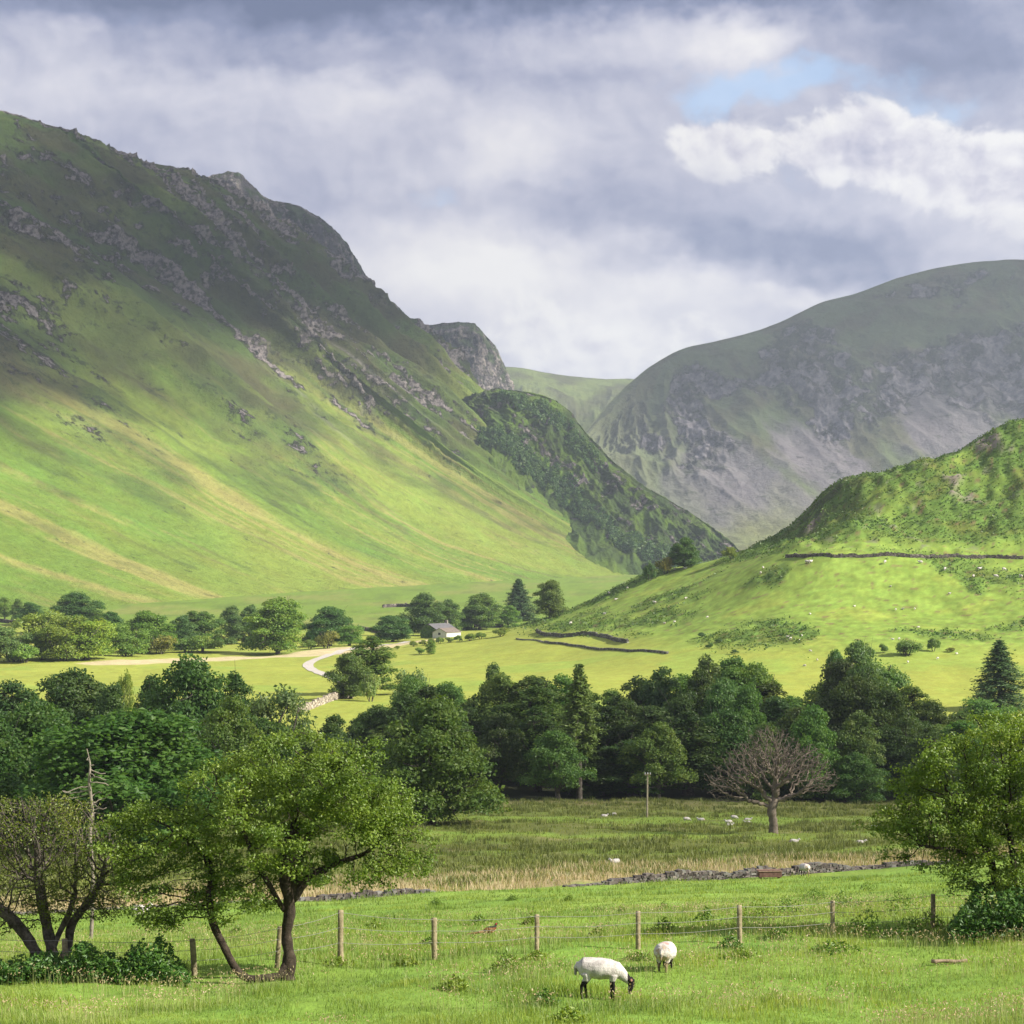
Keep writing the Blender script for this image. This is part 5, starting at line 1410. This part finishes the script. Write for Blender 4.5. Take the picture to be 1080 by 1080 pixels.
# ------------------------------------------------------------------ pheasant
def pheasant():
    L = ground_hit(516, 989); r = empty("pheasant", L, R(8)); tag(r, "dark brown pheasant standing in the grass behind the wire fence", "bird")
    pc = [tube3([(-.20,0,.17),(-.10,0,.20),(.02,0,.22),(.12,0,.25),(.17,0,.31),(.185,0,.37)], [.03,.085,.11,.09,.05,.03], 12), tube3([(.175,0,.38),(.21,0,.395),(.245,0,.385)], [.032,.036,.012], 8), tube3([(.24,0,.388),(.275,0,.378)], [.012,.003], 6)]
    for s in (-1, 1): pc.append(tube3([(.0, s*.04, .16), (.02, s*.045, .09), (.0, s*.045, .0)], [.03,.012,.009], 6))
    me = remeshed("pheasant_body", pc, .010, 2)
    n = len(me.vertices); co = np.empty(n * 3, np.float32); me.vertices.foreach_get('co', co); co = co.reshape(-1, 3)
    C = np.tile(np.array((.16, .05, .02)), (n, 1)); C = lerp(C, np.array((.02,.03,.03)), sstep(.28, .31, co[:, 2])); C = lerp(C, np.array((.35,.03,.03)), (np.abs(co[:, 1]) > .022) * (co[:, 2] > .37) * 1.0); C = lerp(C, np.array((.10,.09,.06)), (co[:, 2] < .12) * 1.0)
    a = me.color_attributes.new('cover', 'FLOAT_COLOR', 'POINT'); c4 = np.ones((n, 4), np.float32); c4[:, :3] = C; a.data.foreach_set('color', c4.ravel())
    me.materials.clear(); me.materials.append(FEATHER_M); obj("body", me, r)
    v, f4, f3 = tube3([(-.17,0,.18),(-.35,0,.15),(-.55,0,.13),(-.70,0,.12)], [.045,.03,.018,.004], 6); v[:, 1] *= 1.3
    tm = mesh_np("tail", v, [f4, f3], FEATHER_M, cols=np.tile((.20,.12,.06), (len(v), 1))); obj("tail", tm, r)
pheasant()

# ------------------------------------------------------------------ barn
def quad_solid(name, faces, mat, parent):
    V, Fq, n = [], {3: [], 4: [], 5: []}, 0
    for f in faces:
        V.extend(f); Fq[len(f)].append(list(range(n, n + len(f)))); n += len(f)
    return obj(name, mesh_np(name, np.array(V, float), [np.array(Fq[k]) for k in (3, 4, 5) if Fq[k]], mat, smooth=False), parent)
def gable_block(par, x0, x1, y0, y1, eave, ridge, wall_m, roof_m, z0=-1.0, roof_name='roof', over=.3, th=.18):
    """ridge along y"""
    xm = (x0 + x1) / 2
    quad_solid('wall', [[(x0,y0,z0),(x1,y0,z0),(x1,y0,eave),(xm,y0,ridge),(x0,y0,eave)], [(x1,y1,z0),(x0,y1,z0),(x0,y1,eave),(xm,y1,ridge),(x1,y1,eave)], [(x0,y1,z0),(x0,y0,z0),(x0,y0,eave),(x0,y1,eave)], [(x1,y0,z0),(x1,y1,z0),(x1,y1,eave),(x1,y0,eave)]], wall_m, par)
    fs = []
    sl = (ridge - eave) / (x1 - xm)
    for s, xe in ((-1, x0 - over), (1, x1 + over)):
        ze = eave - over * sl
        a, b, c, d = (xe, y0 - over, ze), (xm, y0 - over, ridge), (xm, y1 + over, ridge), (xe, y1 + over, ze)
        up = lambda p: (p[0], p[1], p[2] + th)
        lo = lambda p: (p[0], p[1], p[2] + .02)
        fs += [[up(a), up(b), up(c), up(d)], [lo(d), lo(c), lo(b), lo(a)], [lo(a), lo(b), up(b), up(a)], [lo(c), lo(d), up(d), up(c)], [lo(d), lo(a), up(a), up(d)]]
    return quad_solid(roof_name, fs, roof_m, par)
def barn():
    L = ground_hit(458, 673); r = empty("barn", L, R(-28)); tag(r, "small slate roofed barn with white gable and ivy covered end among dark trees", "barn")
    slate = simple_mat("roof_slate", (.085, .085, .095), (.15, .145, .15), 1.2, .7, .03)
    stone = simple_mat("barn_stone", (.16, .15, .13), (.28, .25, .22), 2.0, .95, .03)
    white = simple_mat("whitewash", (.46, .45, .43), (.56, .55, .52), 1.0, .9)
    browns = simple_mat("stone_tiles", (.13, .105, .09), (.20, .165, .14), 1.2, .85, .03)
    gable_block(r, -6.5, .8, 0, 17, 3.8, 6.0, stone, slate)
    w = gable_block(r, 1.2, 8.2, -3.5, 9, 2.6, 4.3, white, browns)
    # openings on the white gable, and a chimney on the main roof
    dk = simple_mat("dark_opening", (.03, .03, .035), None, 2, .6)
    quad_solid('window', [[(4.0,-3.53,1.5),(5.2,-3.53,1.5),(5.2,-3.53,2.5),(4.0,-3.53,2.5)]], dk, r)
    tb = Tubes(); v = box_verts(np.array([-2.85, 15.6, 6.4]), .55, .45, 1.0, 0, np.random.default_rng(1), .03); obj("chimney", mesh_np("chimney", v, BOXF, stone, smooth=False), r)
    rs = np.random.default_rng(2); n = 1500
    p = np.column_stack([rs.uniform(-6.6, .9, n), rs.uniform(-.45, -.05, n), rs.uniform(-.5, 5.4, n)]); p = p[p[:, 2] < 3.7 + (3.65 - np.abs(p[:, 0] + 2.85)) * .55]
    q = np.column_stack([rs.uniform(-6.95, -6.55, n), rs.uniform(-.2, 10, n), rs.uniform(-.5, 3.4, n)])
    pp = np.concatenate([p, q]); nn = np.concatenate([np.tile((0, -1., .3), (len(p), 1)), np.tile((-1., 0, .3), (len(q), 1))])
    c = obj("ivy", leaves_mesh("ivy", pp, nn, .55, LEAF, .8, .5, rs), r); c.color = (1.1, 1.25, .9, 1)
barn()

# ------------------------------------------------------------------ pole, trough, log
def pole():
    L = ground_hit(682.5, 862); d = L[1]; h = (HC + (600 - 815) * d / F) - L[2]
    r = empty("wooden_pole", L); tag(r, "slim pale wooden pole with a small crossarm standing before the wood", "pole")
    tb = Tubes(); tb.add([(0,0,-.5),(.02,0,h*.5),(.06,0,h)], [.13,.115,.10], 10); obj("shaft", tb.mesh("shaft", bark_mat("pale_pole", (.26,.22,.16), (.42,.37,.28), 3, .01)), r)
    rs = np.random.default_rng(1)
    obj("crossarm", mesh_np("crossarm", box_verts(np.array([.06, -.16, h - .25]), .42, .05, .05, 0, rs, .02), BOXF, BARK_P, smooth=False), r)
    im = simple_mat("glazed_insulator", (.45,.45,.48), (.6,.6,.62), 4, .3)
    for x in (-.28, .06, .40):
        tb = Tubes(); tb.add([(x, -.16, h - .19), (x, -.16, h - .08), (x, -.16, h - .03), (x, -.16, h + .08)], [.03, .07, .05, .02], 8); obj("insulator", tb.mesh("insulator", im), r)
pole()
def trough():
    L = ground_hit(812, 927); r = empty("feed_trough", L + np.array([0, .2, 0]), R(4)); tag(r, "rusty red metal trough lying against the drystone wall", "trough")
    rust = simple_mat("rusted_sheet", (.09,.05,.04), (.19,.11,.09), 5, .85, .01); rs = np.random.default_rng(3)
    V, Fq = [], []
    def bx(c, hx, hy, hz):
        V.append(box_verts(np.array(c), hx, hy, hz, 0, rs, .02)); Fq.append(BOXF + 8 * (len(V) - 1))
    bx((0, -.30, .32), .74, .018, .20); bx((0, .30, .32), .74, .018, .20); bx((-.757, 0, .32), .016, .282, .20); bx((.757, 0, .32), .016, .282, .20); bx((0, 0, .14), .74, .28, .016)
    obj("basin", mesh_np("basin", np.concatenate(V), np.concatenate(Fq), rust, smooth=False), r)
    V.clear(); Fq.clear(); bx((0, -.335, .53), .79, .03, .025); bx((0, .335, .53), .79, .03, .025)
    obj("rim", mesh_np("rim", np.concatenate(V), np.concatenate(Fq), simple_mat("pale_rust", (.30,.18,.14), (.42,.30,.25), 6, .8), smooth=False), r)
    for x in (-.6, .6):
        for y in (-.2, .2):
            V.clear(); Fq.clear(); bx((x, y, .055), .04, .04, .065); obj("leg", mesh_np("leg", V[0].copy(), BOXF, rust, smooth=False), r)
trough()
def log():
    L = ground_hit(1001, 1018); tb = Tubes()
    xs = np.linspace(-.42, .42, 9); rs = np.random.default_rng(6)
    v, f4, f3 = tube3([(x, rs.normal() * .01, .07 + rs.normal() * .006) for x in xs], .045 + rs.normal(0, .006, 9), 9)
    me = mesh_np("log", v, [f4, f3], bark_mat("weathered_log", (.14,.10,.07), (.34,.26,.19), 9, .01)); tag(obj("log", me, loc=L, rz=R(4)), "short tan weathered log lying in the grass near the right hawthorn", "log")
log()
# ------------------------------------------------------------------ grass, rushes, bracken, nettles: uncountable growth
def blades(name, x, y, h, w, lean, mat, seed, val=None, tint=(1, 1, 1), seg2=False):
    rs = np.random.default_rng(seed); n = len(x); z = ground_z(x, y) - .02
    a = rs.uniform(0, 2 * np.pi, n); b = rs.uniform(0, 2 * np.pi, n); l = lean * rs.uniform(.2, 1.2, n) * h
    px_, py_ = np.cos(a) * w / 2, np.sin(a) * w / 2
    B = np.stack([x, y, z], 1)
    v0 = B + np.stack([px_, py_, 0 * z], 1); v1 = B - np.stack([px_, py_, 0 * z], 1)
    m = B + np.stack([np.cos(b) * l * .3, np.sin(b) * l * .3, h * .6], 1)
    v2 = m + np.stack([px_, py_, 0 * z], 1) * .7; v3 = m - np.stack([px_, py_, 0 * z], 1) * .7
    t = B + np.stack([np.cos(b) * l, np.sin(b) * l, h], 1)
    V = np.stack([v0, v1, v3, v2, t], 1).reshape(-1, 3); i = np.arange(n)[:, None] * 5
    f4 = i + np.array([[0, 1, 2, 3]]); f3 = i + np.array([[3, 2, 4]])
    lv = np.clip(rs.normal(.5, .2, n), 0, 1) if val is None else val
    me = mesh_np(name, V, [f4, f3], mat, smooth=False, extra={'leafv': np.repeat(lv, 5)})
    o = obj(name, me); o.color = tuple(tint) + (1,); tag(o, kind='stuff'); return o
GRASS_M = leaf_mat("grass_blades", (.185, .285, .054), trans=.5, var=.55, hue=.032)
DRY_M = leaf_mat("dry_grass_blades", (.39, .345, .20), trans=.35, var=.3, hue=.012)
RUSH_M = leaf_mat("rush_blades", (.15, .185, .045), trans=.25, var=.4, hue=.02)
SEED_M = leaf_mat("seed_heads", (.42, .34, .19), trans=.3, var=.3, hue=.01)
rs = np.random.default_rng(55)
def fan(n, d0, d1, pw, half=.285):
    """points over the visible wedge of ground, denser near"""
    u = rs.uniform(0, 1, n) ** pw; d = d0 + (d1 - d0) * u
    return rs.uniform(-half, half, n) * d, d
x, y = fan(330000, 33, 128, 1.9)
wy = wall_near_y(x); k = y < wy - .3; x, y = x[k], y[k]
dens = fbm(x / 1.1, y / 1.1, 3, 3); k = dens - .9 * sstep(.35, .6, fbm(x / 3.5, y / 2.6, 47, 4)) > rs.uniform(-.9, .25, len(x)); x, y = x[k], y[k]
tuf = sstep(-.1, .7, fbm(x / 2.4, y / 2.4, 9, 3))
tall = sstep(.15, .6, fbm(x / 5, y / 4, 19, 3)) + gauss(y, 50, 4) * .5
h = (.07 + .10 * tuf + .12 * tall) * rs.uniform(.6, 1.3, len(x)) * (1 + (y - 36) * .006)
val = np.clip(.46 + .34 * fbm(x / 3, y / 3, 29, 3) + .22 * fbm(x / 11, y / 9, 37, 3) + .12 * tuf + rs.normal(0, .13, len(x)), 0, 1)
blades("pasture_grass", x, y, h, .011 + (y - 30) * .00028, .55, GRASS_M, 1, val)
# flowering grass stalks
x, y = fan(30000, 34, 80, 1.4); k = fbm(x / 4, y / 3, 39, 3) + gauss(y, 47, 5) * .45 + sstep(2, 9, x) * .25 > .28; x, y = x[k], y[k]
h = rs.uniform(.28, .5, len(x))
blades("grass_stalks", x, y, h, .008, .35, DRY_M, 2, tint=(.8, 1.0, .7))
n = len(x); zt = ground_z(x, y) + h * .92
o = obj("grass_seed_heads", leaves_mesh("grass_seed_heads", np.stack([x, y, zt], 1), np.tile((0, -.5, .2), (n, 1)), .055, SEED_M, .4, .5, rs)); tag(o, kind='stuff')
# dry tan grass behind the wall, rushes through the meadow
x, y = fan(60000, 105, 178, 1.0); wy = wall_near_y(x); q = y - wy
k = (q > .6) & (q < 22 + fbm(x / 22, y / 22, 1.0, 4) * 8) & (fbm(x / 5, y / 5, 2, 3) > rs.uniform(-1, .3, len(x))); x, y = x[k], y[k]
blades("dry_grass", x, y, rs.uniform(.3, .7, len(x)), .05, .5, DRY_M, 3, tint=(1.15, 1.1, 1.15))
x, y = fan(30000, 118, 290, 1.0); wy = wall_near_y(x)
strip_n = fbm(x / 16, y / 7, 3, 4); gs = gauss(y, 238 + x * .03, 12) + gauss(y, 196 + x * .05, 8) * .7
k = (y > wy + 7) & (strip_n * .6 + fbm(x / 5, y / 5, 23, 3) * .75 - gs * .7 > rs.uniform(-.12, .22, len(x))); x, y = x[k], y[k]
m = 11
X = np.repeat(x, m) + rs.normal(0, .26, len(x) * m); Y = np.repeat(y, m) + rs.normal(0, .26, len(x) * m)
hh = np.repeat(rs.uniform(.32, .72, len(x)), m) * rs.uniform(.7, 1.1, len(X)); vv_ = np.clip(np.repeat(rs.normal(.5, .2, len(x)), m) + rs.normal(0, .12, len(X)), 0, 1)
blades("rushes", X, Y, hh, .055 + (Y - 120) * .0002, .45, RUSH_M, 4, vv_)
x, y = fan(60000, 120, 290, 1.0); wy = wall_near_y(x); k = (y > wy + 2); x, y = x[k], y[k]
blades("meadow_grass", x, y, rs.uniform(.12, .35, len(x)), .07, .6, GRASS_M, 6, tint=(1.0, .85, .8))
# bracken on the knoll
def field_pick(mask, n, ylo, yhi, seed):
    r2 = np.random.default_rng(seed); i0, i1 = np.searchsorted(YG, [ylo, yhi])
    M = mask[i0:i1] * np.gradient(YG)[i0:i1, None] * (YG[i0:i1, None] + 150) * np.gradient(SG)[None]
    p = M.ravel() / M.sum(); idx = r2.choice(len(p), n, p=p); ii, jj = np.unravel_index(idx, M.shape); ii = ii + i0
    yy = YG[ii] + r2.uniform(-.8, .8, n); ss = SG[jj] + r2.uniform(-.5, .5, n) * .0012
    return ss * (yy + 150), yy
x, y = field_pick(np.where(np.abs(SG)[None] < .3, bracken, 0), 26000, 430, 775, 1)
P = np.stack([x, y, ground_z(x, y) + rs.uniform(.15, .75, len(x))], 1)
o = obj("bracken", leaves_mesh("bracken", P, np.tile((0, 0, .9), (len(P), 1)), .95, LEAF_N, .55, .55, rs, np.clip(.5 + .35 * fbm(x / 14, y / 14, 5, 3) + rs.normal(0, .15, len(x)), 0, 1))); o.color = (1.45, 1.22, .95, 1); tag(o, kind='stuff')
# nettles and docks
def leafy(name, px0, px1, d0, d1, n, hmax, size, tint, seed, shape):
    r2 = np.random.default_rng(seed); d = r2.uniform(d0, d1, n); px_ = r2.uniform(px0, px1, n)
    x = (px_ - 540) * d / F; hl = shape(px_) * hmax * (.55 + .6 * sstep(-.5, .5, fbm(x * 1.6, d * 1.6, seed, 3)))
    z = ground_z(x, d) + hl * r2.uniform(.02, 1, n) ** .7
    P = np.stack([x, d, z], 1)
    o = obj(name, leaves_mesh(name, P, np.tile((0, -.3, .8), (n, 1)), size, LEAF_N, .55, .6, r2)); o.color = tuple(tint) + (1,); tag(o, kind='stuff')
leafy("nettles", -60, 200, 42.4, 44.2, 11000, .95, .11, (1.25, 1.2, .9), 1, lambda p: polyline(p, [(-60,.5),(0,.45),(60,.7),(90,.85),(130,.55),(150,.95),(168,1.0),(180,.75),(200,.15)]))
leafy("nettles", 1000, 1190, 47.4, 49.4, 11000, 1.25, .12, (1.1, 1.15, .95), 2, lambda p: polyline(p, [(995,.2),(1012,.7),(1035,1.0),(1060,.9),(1090,1.),(1190,.8)]))
# scattered docks and thistles
r2 = np.random.default_rng(12); PP = []; VV = []
spots = [(535,1025,.55,.30),(630,990,.4,.2),(770,1000,.4,.25),(915,990,.9,.5),(950,965,1.0,.6),(890,960,.9,.5),(830,965,.8,.5),(800,970,.8,.5),(480,1045,.4,.3),(575,1060,.4,.25),(600,1080,.4,.3),(455,1000,.4,.25),(700,985,.5,.3),(915,940,.8,.4),(860,950,.9,.5),(1020,940,.9,.5),(505,975,.4,.3),(820,990,.4,.3),(395,980,.4,.25),(560,975,.4,.2),(655,965,.4,.2),(745,975,.6,.3),(250,985,.3,.25),(600,950,.4,.3),(460,955,.5,.3),(540,950,.4,.25),(700,960,.5,.3),(960,990,.7,.5),(980,985,.8,.4),(878,1004,.35,.5),(359,1020,.3,.4),(566,1012,.25,.25),(673,1013,.25,.3),(430,1018,.25,.3),(780,1010,.25,.4)]
for px, py, hh, wd in spots:
    L = ground_hit(px, py); n = int(120 + 240 * hh)
    p = r2.normal(size=(n, 3)) * np.array([wd * .6, wd * .5, 0]); rad = np.hypot(p[:, 0], p[:, 1]) / wd
    X_, Y_ = L[0] + p[:, 0], L[1] + p[:, 1]
    PP.append(np.stack([X_, Y_, ground_z(X_, Y_) + hh * r2.uniform(.05, 1, n) * np.exp(-rad * .9)], 1)); VV.append(np.clip(r2.normal(.5, .2) + r2.normal(0, .12, n), 0, 1))
P = np.concatenate(PP); o = obj("docks_and_thistles", leaves_mesh("docks_and_thistles", P, np.tile((0, -.2, .7), (len(P), 1)), .105, LEAF_N, .45, .7, r2, np.concatenate(VV))); o.color = (2.1, 1.75, .95, 1); tag(o, kind='stuff')
# far woodland on the spur: reads as one mass
uu, vv = SPUR_UV; w = (sstep(.05, .3, gauss(vv, .50, .10) * 1.05 + gauss(vv, .86, .10) * gauss(uu, .42, .14) * 1.0 + fbm(uu * 9, vv * 6, 61, 4) * .45 - .40) * sstep(.18, .28, uu) * sstep(.95, .85, uu)) * (vv < .97)
p = (w / w.sum()).ravel(); idx = np.random.default_rng(3).choice(len(p), 850, p=p, replace=False)
C0 = SPUR.reshape(-1, 3)[idx]; r2 = np.random.default_rng(8); k = 34
R0 = r2.uniform(2.6, 5.0, len(C0)); dirs = r2.normal(size=(len(C0), k, 3)); dirs /= np.linalg.norm(dirs, axis=2, keepdims=True)
PP = C0[:, None] + np.array([0, 0, 1.0]) * (R0 * .95)[:, None, None] + dirs * (R0[:, None, None] * r2.uniform(.55, 1.05, (len(C0), k, 1))) * np.array([1, 1, 1.15])
val = np.clip(np.repeat(r2.normal(.45, .2, len(C0)), k) + r2.normal(0, .1, len(C0) * k), 0, 1)
o = obj("spur_woodland", leaves_mesh("spur_woodland", PP.reshape(-1, 3), (dirs + np.array([0, 0, .3])).reshape(-1, 3), 2.6, LEAF, .8, .45, r2, val)); o.color = (.8, .9, .95, 1); tag(o, kind='stuff')
